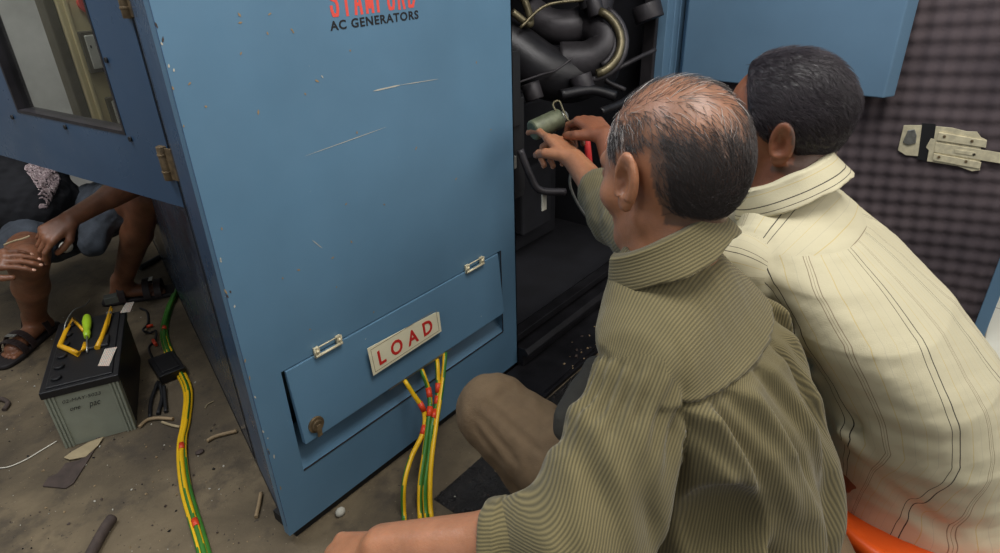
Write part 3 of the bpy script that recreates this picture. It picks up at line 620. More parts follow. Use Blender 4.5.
m = MB(); bbox(m, .10, .158, .17, .235, bh + .004, bh + .012); m.build('handle_block', M['lid'], bat, .004)
for (a, b, nm) in (([(98, 366), (105, 349), (117, 347), (109, 366)], 0, 'label_sticker'), ([(120, 313), (126, 303), (134, 302), (130, 312)], 0, 'label_sticker')):
    m = MB(); m.prism([pl(*q, 2, bh + .0045) for q in a], (0, 0, 1), .0006); m.build(nm, M['label'], bat)
text('handwriting', '02-MAY-5023', B3(.040, -.0010, .150), bu, (0, 0, 1), .010, M['ink'], bat, width=.095, bold=-.004, shear=.25)
text('handwriting', 'one', B3(.050, -.0010, .121), bu, (0, 0, 1), .009, M['ink'], bat, width=.026, bold=-.004, shear=.35)
text('handwriting', 'pac', B3(.096, -.0010, .119), bu, (0, 0, 1), .013, M['ink'], bat, width=.030, bold=-.004, shear=.35)
# tools on the battery
def T3(px, py, dz=.012): return pl(px, py, 2, bh + dz)
m = MB(); pts = [T3(74, 318), T3(60, 345), T3(77, 356), T3(86, 343)]
m.tube([T3(84, 331), T3(73, 319), T3(66, 331), T3(60, 346), T3(70, 350), T3(78, 354), T3(84, 349), T3(85, 343)], [.005, .006, .0065, .008, .008, .009, .007, .005], 10)
fr = m.build('plier_handle', M['ytool']); tag(fr, 'bent yellow plier handle lying on the left of the black battery top', 'pliers')
sd = empty('screwdriver', T3(88, 335, .004), 'lime green handled screwdriver lying across the black battery top', 'screwdriver')
A_, B_, C_ = T3(87, 317, .018), T3(87, 337, .015), T3(87, 352, .010)
m = MB(); d_ = B_ - A_; m.tube([A_ - d_ * .08, A_, A_ + d_ * .25, A_ + d_ * .5, A_ + d_ * .72, A_ + d_ * .8, B_], [.006, .011, .014, .012, .0085, .011, .0075], 14); m.build('handle', M['gtool'], sd)
MB().tube([B_, C_], .003, 8).build('shaft', M['steel'], sd)
m = MB(); m.tube([T3(111, 307, .016), T3(106, 325, .016), T3(102, 337, .014), T3(97, 348, .01)], [.0035, .006, .0065, .008], 10); k = m.build('wire_stripper', M['ytool']); tag(k, 'slim yellow tool lying right of the lime screwdriver on battery', 'tool')
m = MB(); m.tube([T3(112, 309, .014), T3(108, 325, .012), T3(101, 342, .009)], .0035, 8); m.build('second_arm', M['ytool'], k)
A_ = T3(112, 302, .004); m = MB(); m.box((-.020, -.016, 0), (.022, .018, .024), 0, rotz(-.35), A_); k = m.build('clear_box', M['clear'], None, .002); tag(k, 'small grey see-through plastic cover on the far battery corner', 'box')
P = spline([T3(64, 333, .006), T3(66, 322, .03), T3(74, 310, .035), T3(84, 306, .02), T3(90, 300, .01)], 8); k = MB().tube(P, .0018, 8).build('thin_cable', M['steel']); tag(k, 'thin pale wire arching over the yellow handle on the battery', 'wire')
# black lead with red clips, black adapter box
q = [(140, 308), (147, 312), (148, 323), (143, 330), (150, 333), (156, 331), (155, 341), (149, 347), (152, 357), (160, 370), (164, 378)]
k = MB().tube(spline([pl(px, py, 2, .006 + (.016 if i in (3, 5) else 0)) for i, (px, py) in enumerate(q)], 6), .0042, 8).build('black_lead', M['black']); tag(k, 'looped black test lead lying between battery and yellow wires', 'lead')
for q in (((146, 327), (153, 325)), ((151, 361), (159, 367)), ((156, 345), (153, 340))): MB().tube([pl(*q[0], 2, .010), pl(*q[1], 2, .010)], .006, 8).build('red_clip', M['tape'], k)
c = pl(169, 371, 2, 0); m = MB(); m.box((-.042, -.07, .004), (.040, .066, .034), 0, rotz(-.18), c); m.box((-.030, -.055, .034), (.028, .05, .038), 0, rotz(-.18), c); m.box((-.036, .066, .010), (.03, .078, .028), 0, rotz(-.18), c)
k = m.build('adapter_box', M['lid'], None, .004); tag(k, 'small black plastic box resting against the yellow floor wires', 'box')
for a, b, ph in (((158, 382), (150, 418), 0), ((164, 386), (166, 412), 1), ((160, 384), (158, 414), 2)):
    MB().tube(spline([pl(*a, 2, .012), (pl(*a, 2, .008) + pl(*b, 2, .006)) / 2 + [.01 * ph - .01, 0, 0], pl(*b, 2, .006)], 5), .006, 8).build('box_lead', M['black'], k)
def bit(name, pts, r, mt, label, cat, group=None):
    k = MB().tube(spline([pl(px, py, 2, z) for px, py, z in pts], 6), r, 10).build(name, M[mt]); tag(k, label, cat, group); return k
bit('sheath_offcut', [(139, 427, .006), (147, 420, .008), (158, 418, .008), (173, 419, .006)], .0052, 'sheath', 'curved tan offcut of cable sheath lying against the battery corner', 'offcut', 'cable sheath offcuts')
bit('sheath_offcut', [(162, 422, .005), (171, 425, .006), (180, 427, .005)], .004, 'cardpale', 'pale short offcut touching the yellow floor wires', 'offcut', 'cable sheath offcuts')
bit('sheath_offcut', [(207, 441, .006), (214, 437, .006), (224, 434, .006), (237, 431, .006)], .0055, 'sheath', 'straight tan offcut right of the floor wires', 'offcut', 'cable sheath offcuts')
bit('sheath_offcut', [(261, 493, .006), (259, 504, .006), (256, 517, .006)], .0050, 'sheath', 'tan offcut beside the bottom corner of the blue enclosure', 'offcut', 'cable sheath offcuts')
bit('white_string', [(-5, 468, .003), (8, 467, .003), (25, 460, .003), (42, 450, .003), (57, 441, .003)], .0016, 'off_white', 'thin white string on the floor left of the battery', 'string')
bit('iron_rod', [(112, 518, .012), (104, 530, .012), (94, 548, .012), (80, 575, .012)], .013, 'leather', 'dark round-ended rod on the floor at lower left', 'rod')
bit('twig', [(214, 401, .004), (208, 404, .003), (205, 408, .003)], .0018, 'cardpale', 'tiny pale splinter on the floor near the enclosure side', 'splinter')
m = MB(); c = pl(341, 515, 2, 0); m.ball(c + [0, 0, .011], (.014, .011, .012), 8, 6); k = m.build('pebble', M['stone']); tag(k, 'white pebble at the foot of the blue front panel', 'stone')
m = MB(); c = pl(200, 453, 2, 0); m.ball(c + [0, 0, .004], (.013, .010, .005), 10, 6); k = m.build('dark_pebble', M['leather']); tag(k, 'flat dark lump on the floor right of the wire bundle', 'stone')
out = [(43, 487), (48, 479), (58, 474), (66, 464), (80, 461), (98, 437), (103, 439), (97, 447), (88, 462), (74, 484), (66, 489)]
m = MB(); m.prism([pl(*q, 2, .001) for q in out], (0, 0, 1), .004); k = m.build('torn_strap', M['leather'], None, .001); tag(k, 'torn dark strip of card with pale end lying before the battery', 'card')
m = MB(); m.prism([pl(*q, 2, .0052) for q in [(64, 458), (72, 452), (90, 442), (104, 437), (98, 446), (86, 457), (70, 460)]], (0, 0, 1), .002); m.build('pale_end', M['cardpale'], k)
for px, py, r in [(2, 402, .02)]:
    m = MB(); m.tube(spline([pl(-6, 400, 2, .006), pl(2, 399, 2, .008), pl(8, 403, 2, .008), pl(4, 410, 2, .006)], 6), .007, 8); k = m.build('dark_scrap', M['leather']); tag(k, 'curled dark scrap on the floor at the far left edge', 'scrap')
# long dark pipe on the floor behind the person's foot
k = MB().tube([pl(140, 268, 2, .012), pl(172, 250, 2, .012)], .012, 10).build('floor_pipe', M['black']); tag(k, 'thin dark pipe lying on floor behind the sandalled foot', 'pipe')
# solenoid held by the men
sol = empty('fuel_solenoid', at(545, 122, 1.60), 'olive metal cylinder with a wire loop held inside the engine bay', 'engine part')
a, b = at(532, 131, 1.59), at(560, 118, 1.62); MB().tube([a, a + (b - a) * .04, a + (b - a) * .96, b], [.021, .026, .026, .022], 20).build('cylinder', M['solenoid'], sol, .001)
MB().tube([b, b + (b - a) * .2], .013, 14).build('neck', M['steel'], sol)
MB().tube(spline([at(556, 112, 1.60), at(553, 104, 1.60), at(559, 101, 1.60), at(563, 110, 1.59), at(568, 120, 1.58), at(572, 122, 1.6)], 6), .0028, 8).build('wire_loop', M['brass'], sol)

# orange stool
st = empty('round_stool', (1.13, -.05, 0), 'orange plastic stool under the man in the striped shirt', 'stool')
m = MB(); n = 40
pr = [(.02, .285), (.12, .285), (.138, .292), (.155, .298), (.162, .290), (.162, .262), (.154, .262), (.154, .278), (.02, .278)]
v = [(1.13 + r * math.cos(2 * math.pi * k / n), -.05 + r * math.sin(2 * math.pi * k / n), z) for r, z in pr for k in range(n)]
f = [(i * n + k, i * n + (k + 1) % n, (i + 1) % len(pr) * n + (k + 1) % n, (i + 1) % len(pr) * n + k) for i in range(len(pr)) for k in range(n)]
m.add(v, f, 0, True); m.build('seat', M['orange'], st)
for k in range(4):
    a = math.radians(45 + 90 * k + 10); c_, s_ = math.cos(a), math.sin(a); T_ = np.array([-s_, c_, 0]); top = np.array([1.13 + .143 * c_, -.05 + .143 * s_, .270]); bot = np.array([1.13 + .170 * c_, -.05 + .170 * s_, 0.0]); rr = np.array([c_, s_, 0])
    MB().hexa([bot - T_ * .022 - rr * .006, bot + T_ * .022 - rr * .006, bot + T_ * .022 + rr * .006, bot - T_ * .022 + rr * .006], [top - T_ * .085 - rr * .004, top + T_ * .085 - rr * .004, top + T_ * .085 + rr * .006, top - T_ * .085 + rr * .006]).build('leg', M['orange'], st, .002)
# ================================================================= IMPLICIT SURFACES FOR THE PEOPLE
F32 = np.float32
def V(*a): return np.array(a, float)
def smin(a, b, k):
    if k <= 0: return np.minimum(a, b)
    h = np.clip(.5 + .5 * (b - a) / k, 0, 1); return b + (a - b) * h - k * h * (1 - h)
def smax(a, b, k): return -smin(-a, -b, k)
def cone(p, a, b, r1, r2):
    a = np.asarray(a, float); ba = np.asarray(b, float) - a; pa = p - a; h = np.clip(pa @ ba / (ba @ ba), 0, 1)
    return np.linalg.norm(pa - h[:, None] * ba, axis=1) - (r1 + (r2 - r1) * h)
def cone_e(p, a, b, r1, r2, ax, sq):
    """cone whose section is squeezed by sq along the axis ax"""
    a = np.asarray(a, float); ba = np.asarray(b, float) - a; pa = p - a; h = np.clip(pa @ ba / (ba @ ba), 0, 1)
    q = pa - h[:, None] * ba; ax = _n(ax); c = q @ ax; q = q + np.outer(c * (1 / sq - 1), ax)
    return (np.linalg.norm(q, axis=1) - (r1 + (r2 - r1) * h)) * min(1, sq + .15)
def chain(p, pts, rs, k=.02):
    d = None
    for i in range(len(pts) - 1):
        e = cone(p, pts[i], pts[i + 1], rs[i], rs[i + 1]); d = e if d is None else smin(d, e, k)
    return d
def ell(p, c, r, R=None):
    q = p - np.asarray(c, float)
    if R is not None: q = q @ np.asarray(R)
    r = np.asarray(r, float); k0 = np.linalg.norm(q / r, axis=1); k1 = np.linalg.norm(q / (r * r), axis=1)
    return k0 * (k0 - 1) / np.maximum(k1, 1e-6)
def loft(p, st, e=2.3):
    """upright body section; st rows: z, cx, cy, half width x, half depth y (rows by rising z)"""
    st = np.array(st, float); z = p[:, 2]; g = lambda i: np.interp(z, st[:, 0], st[:, i])
    a, b = g(3), g(4); u = np.abs(p[:, 0] - g(1)) / a; w = np.abs(p[:, 1] - g(2)) / b
    k = (u ** e + w ** e + 1e-9) ** (1 / e); d = (k - 1) * np.minimum(a, b)
    dz = np.maximum(st[0, 0] - z, z - st[-1, 0]); return smax(d, dz, .04)
def ring(p, c, nrm, R1, R2, r, u=None):
    """elliptic ring with half axes R1 (along u) and R2"""
    nrm = _n(nrm); u = _n(np.asarray(u) - nrm * np.dot(u, nrm)); w = np.cross(nrm, u); q = p - np.asarray(c, float)
    x, y, z = q @ u, q @ w, q @ nrm; k = np.sqrt((x / R1) ** 2 + (y / R2) ** 2 + 1e-9); return k, z, (k - 1) * min(R1, R2)
def fold(p, a, b, w, amp):
    """ridge (amp>0) or valley along a-b"""
    a = np.asarray(a, float); ba = np.asarray(b, float) - a; pa = p - a; h = np.clip(pa @ ba / (ba @ ba), 0, 1)
    d2 = np.sum((pa - h[:, None] * ba) ** 2, axis=1); return -amp * np.exp(-d2 / (w * w)) * np.sin(np.pi * (.12 + .76 * h))
def wob(p, f, seed=0):
    r = np.random.RandomState(seed); o = 0
    for i in range(5):
        k = r.randn(3) * f * (1 + .5 * i); o = o + np.sin(p @ k + r.rand() * 6.28 + 1.3 * np.sin(p @ (r.randn(3) * f * .6))) / (1 + .6 * i)
    return o / 2.4
EDG = [((0,0,0),(1,0,0)),((0,1,0),(1,1,0)),((0,0,1),(1,0,1)),((0,1,1),(1,1,1)),((0,0,0),(0,1,0)),((1,0,0),(1,1,0)),((0,0,1),(0,1,1)),((1,0,1),(1,1,1)),((0,0,0),(0,0,1)),((1,0,0),(1,0,1)),((0,1,0),(0,1,1)),((1,1,0),(1,1,1))]
def ev(f, P, n=200000):
    return np.concatenate([f(P[i:i + n]) for i in range(0, len(P), n)]) if len(P) else np.zeros(0)
def surf(f, lo, hi, h, newton=2):
    lo = np.array(lo, float); hi = np.array(hi, float); B = 4; nb = np.ceil((hi - lo) / (h * B)).astype(int); n = nb * B
    g = np.stack(np.meshgrid(*[np.arange(k) for k in nb], indexing='ij'), -1).reshape(-1, 3)
    cc = lo + (g + .5) * (h * B) - h * .5; dc = ev(f, cc); act = np.abs(dc) < h * B * 1.35 + .006
    D = np.where(dc < 0, -1.0, 1.0).reshape(nb).repeat(B, 0).repeat(B, 1).repeat(B, 2).astype(F32)
    ga = g[act]; off = np.stack(np.meshgrid(*[np.arange(B)] * 3, indexing='ij'), -1).reshape(-1, 3)
    idx = (ga[:, None, :] * B + off[None]).reshape(-1, 3); D[idx[:, 0], idx[:, 1], idx[:, 2]] = ev(f, lo + idx * h)
    D[0] = D[-1] = 1; D[:, 0] = D[:, -1] = 1; D[:, :, 0] = D[:, :, -1] = 1
    S = D < 0; c = S[:-1, :-1, :-1].astype(np.int8)
    tot = sum(S[i:S.shape[0] - 1 + i, j:S.shape[1] - 1 + j, k:S.shape[2] - 1 + k].astype(np.int8) for i in (0, 1) for j in (0, 1) for k in (0, 1))
    cells = np.argwhere((tot > 0) & (tot < 8)); acc = np.zeros((len(cells), 3)); cnt = np.zeros(len(cells))
    for a, b in EDG:
        a, b = np.array(a), np.array(b); ia, ib = cells + a, cells + b; da = D[ia[:, 0], ia[:, 1], ia[:, 2]]; db = D[ib[:, 0], ib[:, 1], ib[:, 2]]
        x = (da < 0) != (db < 0); t = np.where(x, da / np.where(x, da - db, 1), 0); acc += x[:, None] * (a + t[:, None] * (b - a)); cnt += x
    v = lo + (cells + acc / cnt[:, None]) * h
    vi = -np.ones(D.shape, np.int32); vi[cells[:, 0], cells[:, 1], cells[:, 2]] = np.arange(len(cells)); Q = []
    for ax in range(3):
        o1, o2 = np.eye(3, dtype=int)[(ax + 1) % 3], np.eye(3, dtype=int)[(ax + 2) % 3]; e = np.eye(3, dtype=int)[ax]
        A_ = S[tuple(slice(0, s - k) for s, k in zip(S.shape, e))]; B_ = S[tuple(slice(k, None) for k in e)]
        w = np.argwhere(A_ != B_); w = w[(w >= 1).all(1)]; ins = A_[w[:, 0], w[:, 1], w[:, 2]]
        ids = [vi[tuple((w - p_).T)] for p_ in (0 * o1, o1, o1 + o2, o2)]; q = np.stack(ids, 1); q[~ins] = q[~ins][:, ::-1]; Q.append(q)
    Q = np.concatenate(Q); Q = Q[(Q >= 0).all(1)]
    for _ in range(newton):
        d = ev(f, v); e = h * .5; G = np.stack([ev(f, v + e * np.eye(3)[i]) - ev(f, v - e * np.eye(3)[i]) for i in range(3)], 1) / (2 * e)
        st = d[:, None] * G / np.maximum((G * G).sum(1), .05)[:, None]; L = np.linalg.norm(st, axis=1); st *= np.minimum(1, .7 * h / np.maximum(L, 1e-9))[:, None]; v = v - st
    return v, Q
def skinmesh(name, f, lo, hi, h, mats, parent, attrs=None, smooth_it=0, org=None):
    v, q = surf(f, lo, hi, h); me = bpy.data.meshes.new(name); o0 = ORG[parent.name] if parent is not None else np.array(org if org is not None else (0, 0, 0), float)
    me.vertices.add(len(v)); me.vertices.foreach_set('co', (v - o0).astype(F32).ravel())
    me.loops.add(q.size); me.loops.foreach_set('vertex_index', q.astype(np.int32).ravel())
    me.polygons.add(len(q)); me.polygons.foreach_set('loop_start', np.arange(0, q.size, 4, dtype=np.int32)); me.polygons.foreach_set('loop_total', np.full(len(q), 4, np.int32))
    me.polygons.foreach_set('use_smooth', np.ones(len(q), bool)); me.update(calc_edges=True); me.validate()
    for nm, (fn, dim) in (attrs or {}).items():
        val = fn(v)
        if dim == 3: me.attributes.new(nm, 'FLOAT_VECTOR', 'POINT').data.foreach_set('vector', val.astype(F32).ravel())
        else: me.attributes.new(nm, 'FLOAT', 'POINT').data.foreach_set('value', val.astype(F32).ravel())
    o = link(name, me, parent, [M[m] for m in mats], o0); return o

# ---- hands: palm, four fingers and a thumb leaving the side of the palm
def hand_prims(wrist, d, nrm, side, curl, s=1.0, spread=.10, thumb=(.5, .5), lens=None):
    """d: towards the fingers, nrm: out of the back of the hand, side: +1/-1 picks the thumb side; curl: one per finger (radians per joint)"""
    d = _n(d); nrm = _n(np.asarray(nrm) - d * np.dot(nrm, d)); t = np.cross(nrm, d) * side; W_ = np.asarray(wrist, float); P = []
    mc = [W_ + s * (d * a + t * b) for a, b in ((.090, .030), (.094, .010), (.090, -.010), (.082, -.029))]
    roots = [W_ + s * (d * .012 + t * b) for b in (.018, .006, -.006, -.017)]
    palm = [(roots[i], mc[i], .0135 * s, .0115 * s) for i in range(4)]
    L = [(.043, .026, .021), (.048, .030, .022), (.044, .028, .022), (.034, .021, .019)]; R_ = [.0094, .0096, .0090, .0080]; F = []
    tips = []
    for i in range(4):
        c = curl[i] if np.ndim(curl[i]) else (curl[i],) * 3; ang = 0; p = mc[i]; sp = spread * (1.5 - i) * .5; seg = []
        for j in range(3):
            ang += c[j]; dirn = (d * math.cos(sp) + t * math.sin(sp)) * math.cos(ang) - nrm * math.sin(ang); q = p + dirn * L[i][j] * s
            seg.append((p, q, R_[i] * s * (1 - .09 * j), R_[i] * s * (1 - .09 * (j + 1)))); p = q
        F.append(seg); tips.append((p, dirn, nrm * math.cos(ang) + d * math.sin(ang)))
    b = W_ + s * (d * .022 + t * .022 - nrm * .004); o, c_ = thumb
    d1 = _n(d * .62 + t * (.80 * o + .25) - nrm * .35 * c_); k1 = b + d1 * .042 * s; d2 = _n(d * (.85) + t * (.5 * o - .25 * c_) - nrm * .55 * c_); k2 = k1 + d2 * .034 * s; d3 = _n(d * .9 + t * (.35 * o - .5 * c_) - nrm * .65 * c_); k3 = k2 + d3 * .027 * s
    F.append([(b, k1, .0155 * s, .0120 * s), (k1, k2, .0115 * s, .0104 * s), (k2, k3, .0104 * s, .0088 * s)]); tips.append((k3, d3, _n(np.cross(d3, np.cross(t, d3)) + nrm * .6)))
    return palm, F, tips
def hand_sdf(p, H):
    palm, F, _ = H; d = None
    for a, b, r1, r2 in palm: e = cone(p, a, b, r1, r2); d = e if d is None else smin(d, e, .014)
    g = None
    for seg in F:
        f_ = None
        for a, b, r1, r2 in seg: e = cone(p, a, b, r1, r2); f_ = e if f_ is None else smin(f_, e, .0025)
        g = f_ if g is None else smin(g, f_, .0012)
    return smin(d, g, .007)
def near(p, c, r): return np.linalg.norm(p - np.asarray(c, float), axis=1) < r
def masked(p, base, c, r, fn, k):
    """blend fn into base only inside a ball, so costly shapes are evaluated where they matter"""
    m = near(p, c, r); out = base.copy()
    if m.any(): out[m] = smin(base[m], fn(p[m]), k)
    return out
def nails(H, parent, matn='nail', s=1.0):
    for p, dn, up in H[2]:
        up = _n(up - dn * np.dot(up, dn)); sd = np.cross(dn, up); c = p + up * .0062 * s - dn * .001
        MB().ball(c, (.0058 * s, .0047 * s, .0016), 10, 6, R=np.stack([dn, sd, up], 1)).build('fingernail', M[matn], parent)

# ---- head in its own frame: x to the person's right, y forward, z up
def head_frame(c, yaw, pitch, roll=0.0): return np.array(c, float), rotz(yaw) @ rotx(pitch) @ roty(roll)
def cranium(q, infl=0.0): return smin(ell(q, (0, -.014, .030), (.077 + infl, .097 + infl, .087 + infl)), ell(q, (0, -.040, .000), (.066 + infl, .066 + infl, .066 + infl)), .03)
def head_sdf(q):
    d = cranium(q); d = smin(d, ell(q, (0, .036, -.026), (.060, .056, .082)), .03)
    d = smin(d, cone(q, (0, .045, -.078), (0, .072, -.098), .030, .020), .025)
    for s in (-1, 1):
        d = smin(d, cone(q, (s * .050, -.002, -.060), (s * .022, .062, -.098), .016, .014), .025)
        d = smin(d, ell(q, (s * .045, .052, -.030), (.022, .024, .020)), .02)
        d = smin(d, cone(q, (s * .012, .089, .017), (s * .040, .076, .016), .010, .009), .012)
        d = smax(d, -ell(q, (s * .031, .098, -.004), (.020, .014, .013)), .012)
        d = smin(d, ell(q, (s * .031, .077, -.004), (.0135, .0125, .012)), .003)
        d = smin(d, ell(q, (s * .013, .100, -.040), (.010, .011, .009)), .006)
    d = smin(d, cone(q, (0, .090, .008), (0, .111, -.034), .008, .0125), .012)
    d = smin(d, ell(q, (0, .088, -.064), (.026, .014, .0065)), .006); d = smin(d, ell(q, (0, .086, -.075), (.022, .013, .0075)), .006)
    d = smax(d, -ell(q, (0, .100, -.069), (.024, .007, .0018)), .003)
    for s in (-1, 1): d = smin(d, ear(q, s), .004)
    return d
def ear(q, s, tilt=.28):
    R = roty(-s * tilt) ; c = np.array([s * .081, -.012, -.006]); A = rotz(s * .14) @ rotx(.22); u = (q - c) @ A
    ro = ell(u, (s * .006, 0, 0), (.0075, .0195, .034)); rim = np.abs(np.sqrt((u[:, 1] / .016) ** 2 + ((u[:, 2] - .004) / .029) ** 2 + 1e-9) - 1) * .016
    rimd = np.sqrt(rim ** 2 + (u[:, 0] - s * .011) ** 2) - .0042; rimd = np.where(u[:, 2] > -.020, rimd, 1.0)
    d = smin(ro, rimd, .003); d = smax(d, -ell(u, (s * .014, .003, .001), (.010, .0105, .018)), .004)
    d = smin(d, ell(u, (s * .004, .004, -.029), (.006, .011, .010)), .006); return smin(d, ell(u, (s * .006, .013, -.004), (.005, .005, .007)), .004)
def strands(name, mt, parent, hc, HR, f, dens, comb, n, length, seed, w=.00028, lift=.003, tone=None, org_offset=0.0):
    """short hairs rooted on the scalp and combed along it, one mesh"""
    r = np.random.RandomState(seed); D = r.randn(n * 4, 3); D /= np.linalg.norm(D, axis=1)[:, None]; Q = D * .12
    for _ in range(14):
        d = f(Q); e = .002; G = np.stack([f(Q + e * np.eye(3)[i]) - f(Q - e * np.eye(3)[i]) for i in range(3)], 1) / (2 * e); L = np.linalg.norm(G, axis=1)[:, None]; Q = Q - (d[:, None] * G / np.maximum(L * L, .05)) * .8
    pr = dens(Q); keep = r.rand(len(Q)) < pr; Q = Q[keep][:n]; m = len(Q)
    def grad(P):
        e = .002; G = np.stack([f(P + e * np.eye(3)[i]) - f(P - e * np.eye(3)[i]) for i in range(3)], 1); return G / (np.linalg.norm(G, axis=1)[:, None] + 1e-9)
    LN = length(Q) * (.65 + .6 * r.rand(m)); P = Q - grad(Q) * .001; pts = [P.copy()]; K = 5; T0 = comb(Q) + r.randn(m, 3) * .28; cur = P
    swirl = np.sin(Q @ np.array([70, 50, 60.])) * .5
    for k in range(1, K):
        nn = grad(cur); T = T0 + np.cross(nn, T0) * (swirl * k / K)[:, None]; T = T - nn * (T * nn).sum(1)[:, None]; T /= np.linalg.norm(T, axis=1)[:, None] + 1e-9
        nx = cur + (T + nn * (lift * 40 * (1.5 - k / K))[:, None] if np.ndim(lift) else T + nn * lift * 40 * (1.5 - k / K)) * (LN / (K - 1))[:, None]
        dd = f(nx); nx = nx + nn * np.maximum(.0006 - dd, 0)[:, None]; cur = nx; pts.append(cur.copy())
    pts = np.stack(pts, 1); nn = grad(Q); side = np.cross(nn, pts[:, -1] - pts[:, 0]); side /= np.linalg.norm(side, axis=1)[:, None] + 1e-9
    wd = w * np.array([1, 1, .9, .7, .3]); A_ = pts + side[:, None] * wd[None, :, None]; B_ = pts - side[:, None] * wd[None, :, None]; Cc = pts + nn[:, None] * wd[None, :, None] * 1.2
    vv = np.stack([A_, B_, Cc], 2).reshape(-1, 3) @ HR.T + hc; base = np.arange(m)[:, None, None, None] * (K * 3); kk = np.arange(K - 1)[None, :, None, None] * 3; tri = np.array([[0, 1, 4, 3], [1, 2, 5, 4], [2, 0, 3, 5]])[None, None]
    q = (base + kk + tri).reshape(-1, 4); me = bpy.data.meshes.new(name); o0 = ORG[parent.name]
    me.vertices.add(len(vv)); me.vertices.foreach_set('co', (vv - o0).astype(F32).ravel()); me.loops.add(q.size); me.loops.foreach_set('vertex_index', q.astype(np.int32).ravel())
    me.polygons.add(len(q)); me.polygons.foreach_set('loop_start', np.arange(0, q.size, 4, dtype=np.int32)); me.polygons.foreach_set('loop_total', np.full(len(q), 4, np.int32)); me.polygons.foreach_set('use_smooth', np.ones(len(q), bool)); me.update(calc_edges=True)
    tn = (tone(Q, r) if tone else r.rand(m)).repeat(K * 3); me.attributes.new('tone', 'FLOAT', 'POINT').data.foreach_set('value', tn.astype(F32)); return link(name, me, parent, [M[mt]], o0)
def sm(x, a, b): t = np.clip((x - a) / (b - a), 0, 1); return t * t * (3 - 2 * t)
# ================================================================= MAN IN THE OLIVE SHIRT
p1 = empty('person', (.80, .25, 0), 'balding man crouching in an olive corduroy shirt with brown trousers, reaching into the engine bay', 'person')
HS1 = 1.05
h1c, H1 = head_frame(at(669, 169, .885), math.radians(-16), math.radians(-12), math.radians(4))
nk0 = h1c + H1 @ V(0, -.026, -.055); c7 = V(.782, .330, .838); SH1 = V(-.058, .058, -.006)
Ls, Le, Lw = V(.632, .292, .748), at(578, 540, .80), at(385, 549, .89)
Rs, Re = V(.945, .390, .765), V(1.115, .600, .735); Rw = at(574, 160, 1.50)
Lh = at(322, 560, .95)
HL1 = hand_prims(Lw + _n(Lh - Lw) * .02, Lh - Lw, V(0, -.35, 1), 1, [.55, .6, .65, .7], 1.0, thumb=(.35, .9))
HR1 = hand_prims(Rw, at(552, 133, 1.585) - Rw, V(-.1, -.7, .62), 1, [(.12, .35, .3), (.95, 1.15, .8), (1.0, 1.2, .8), (1.0, 1.2, .8)], 1.0, thumb=(.3, 1.0))
hipL, knL, anL = V(.77, .15, .27), V(.748, .650, .425), V(.80, .40, .09)
hipR, knR, anR = V(.92, .15, .27), V(.98, .47, .12), V(.95, .12, .07)
def body1(p):
    d = loft(p - SH1, [(.20, .84, .17, .12, .08), (.35, .84, .17, .12, .07), (.55, .83, .19, .11, .055), (.70, .83, .23, .12, .065), (.79, .83, .27, .12, .07), (.84, .83, .29, .06, .05)])
    d = smin(d, chain(p, [c7 + V(0, .01, -.03), (c7 + nk0) / 2 + V(0, .0, .0), nk0], [.066, .056, .056]), .03)
    d = smin(d, chain(p, [Ls + V(.01, 0, -.01), Le, Lw], [.038, .036, .029], .02), .03); d = smin(d, chain(p, [Le + (Lw - Le) * .1, Le + (Lw - Le) * .35, Lw], [.042, .043, .030], .02), .02)
    d = smin(d, chain(p, [Rs, Re, Rw], [.050, .040, .026], .02), .03); d = smin(d, cone(p, Re, Re + (Rw - Re) * .45, .038, .035), .02)
    d = smin(d, chain(p, [hipL, knL, anL, anL + V(0, .16, -.06)], [.075, .05, .035, .03]), .03); d = smin(d, chain(p, [hipR, knR, anR, anR + V(0, -.10, -.03)], [.075, .05, .035, .03]), .03)
    d = masked(p, d, h1c, .22, lambda x: head_sdf((x - h1c) @ H1 / HS1) * HS1, .018)
    d = masked(p, d, Lw + _n(Lh - Lw) * .09, .16, lambda x: hand_sdf(x, HL1), .012)
    return masked(p, d, Rw + _n(at(552, 133, 1.585) - Rw) * .09, .16, lambda x: hand_sdf(x, HR1), .010)
def bald(q):     # how thick the hair stands: full on sides and nape, sparse over the crown
    z, y, x = q[:, 2], q[:, 1], q[:, 0]
    low = np.where(y > .0, -.012 + (y) * .9, -.056 - .050 * sm(-y, .0, .06)); m = sm(z, low - .004, low + .008)
    w = (q @ V(0, -.26, .965)) / (np.linalg.norm(q - V(0, 0, 0), axis=1) + 1e-6); top = 1 - sm(w + .25 * np.clip(y * 10, 0, 1), .36, .84); front = 1 - sm(y, .045, .062)
    near_ear = 1 - ((y < .034 - .25 * z) & (y > -.040) & (z < .038) & (z > -.06) & (np.abs(x) > .055)) * 1.0
    return np.clip(m * front * near_ear * (top + .09), 0, 1)
def scalp1(v):
    q = (v - h1c) @ H1 / HS1; r = np.linalg.norm(q, axis=1) < .16; return np.where(r & (head_sdf_fast(q) < .012), np.maximum(bald(q), 
 .50 * sm((q @ V(0, -.26, .965)) / (np.linalg.norm(q, axis=1) + 1e-6), .1, .5)), 0)
def head_sdf_fast(q): return cranium(q)
body = skinmesh('body', body1, (.30, .0, -.02), (1.55, 1.10, 1.12), .0038, ['skin1'], p1, {'scalp': (scalp1, 1)})
nails(HR1, p1); nails(HL1, p1)
def comb1(q):
    t = np.stack([np.sign(q[:, 0]) * .15, -np.ones(len(q)) * .75, -.9 + 0 * q[:, 0]], 1); top = sm(q[:, 2], .06, .10)[:, None]
    return t * (1 - top) + top * np.array([.9, -.55, -.1])
def tone1(q, r): return np.clip((r.rand(len(q)) ** 2.2) * (.55 + .8 * sm(q[:, 1], -.03, .05) + .6 * sm(q[:, 2], .02, .08)), 0, 1)
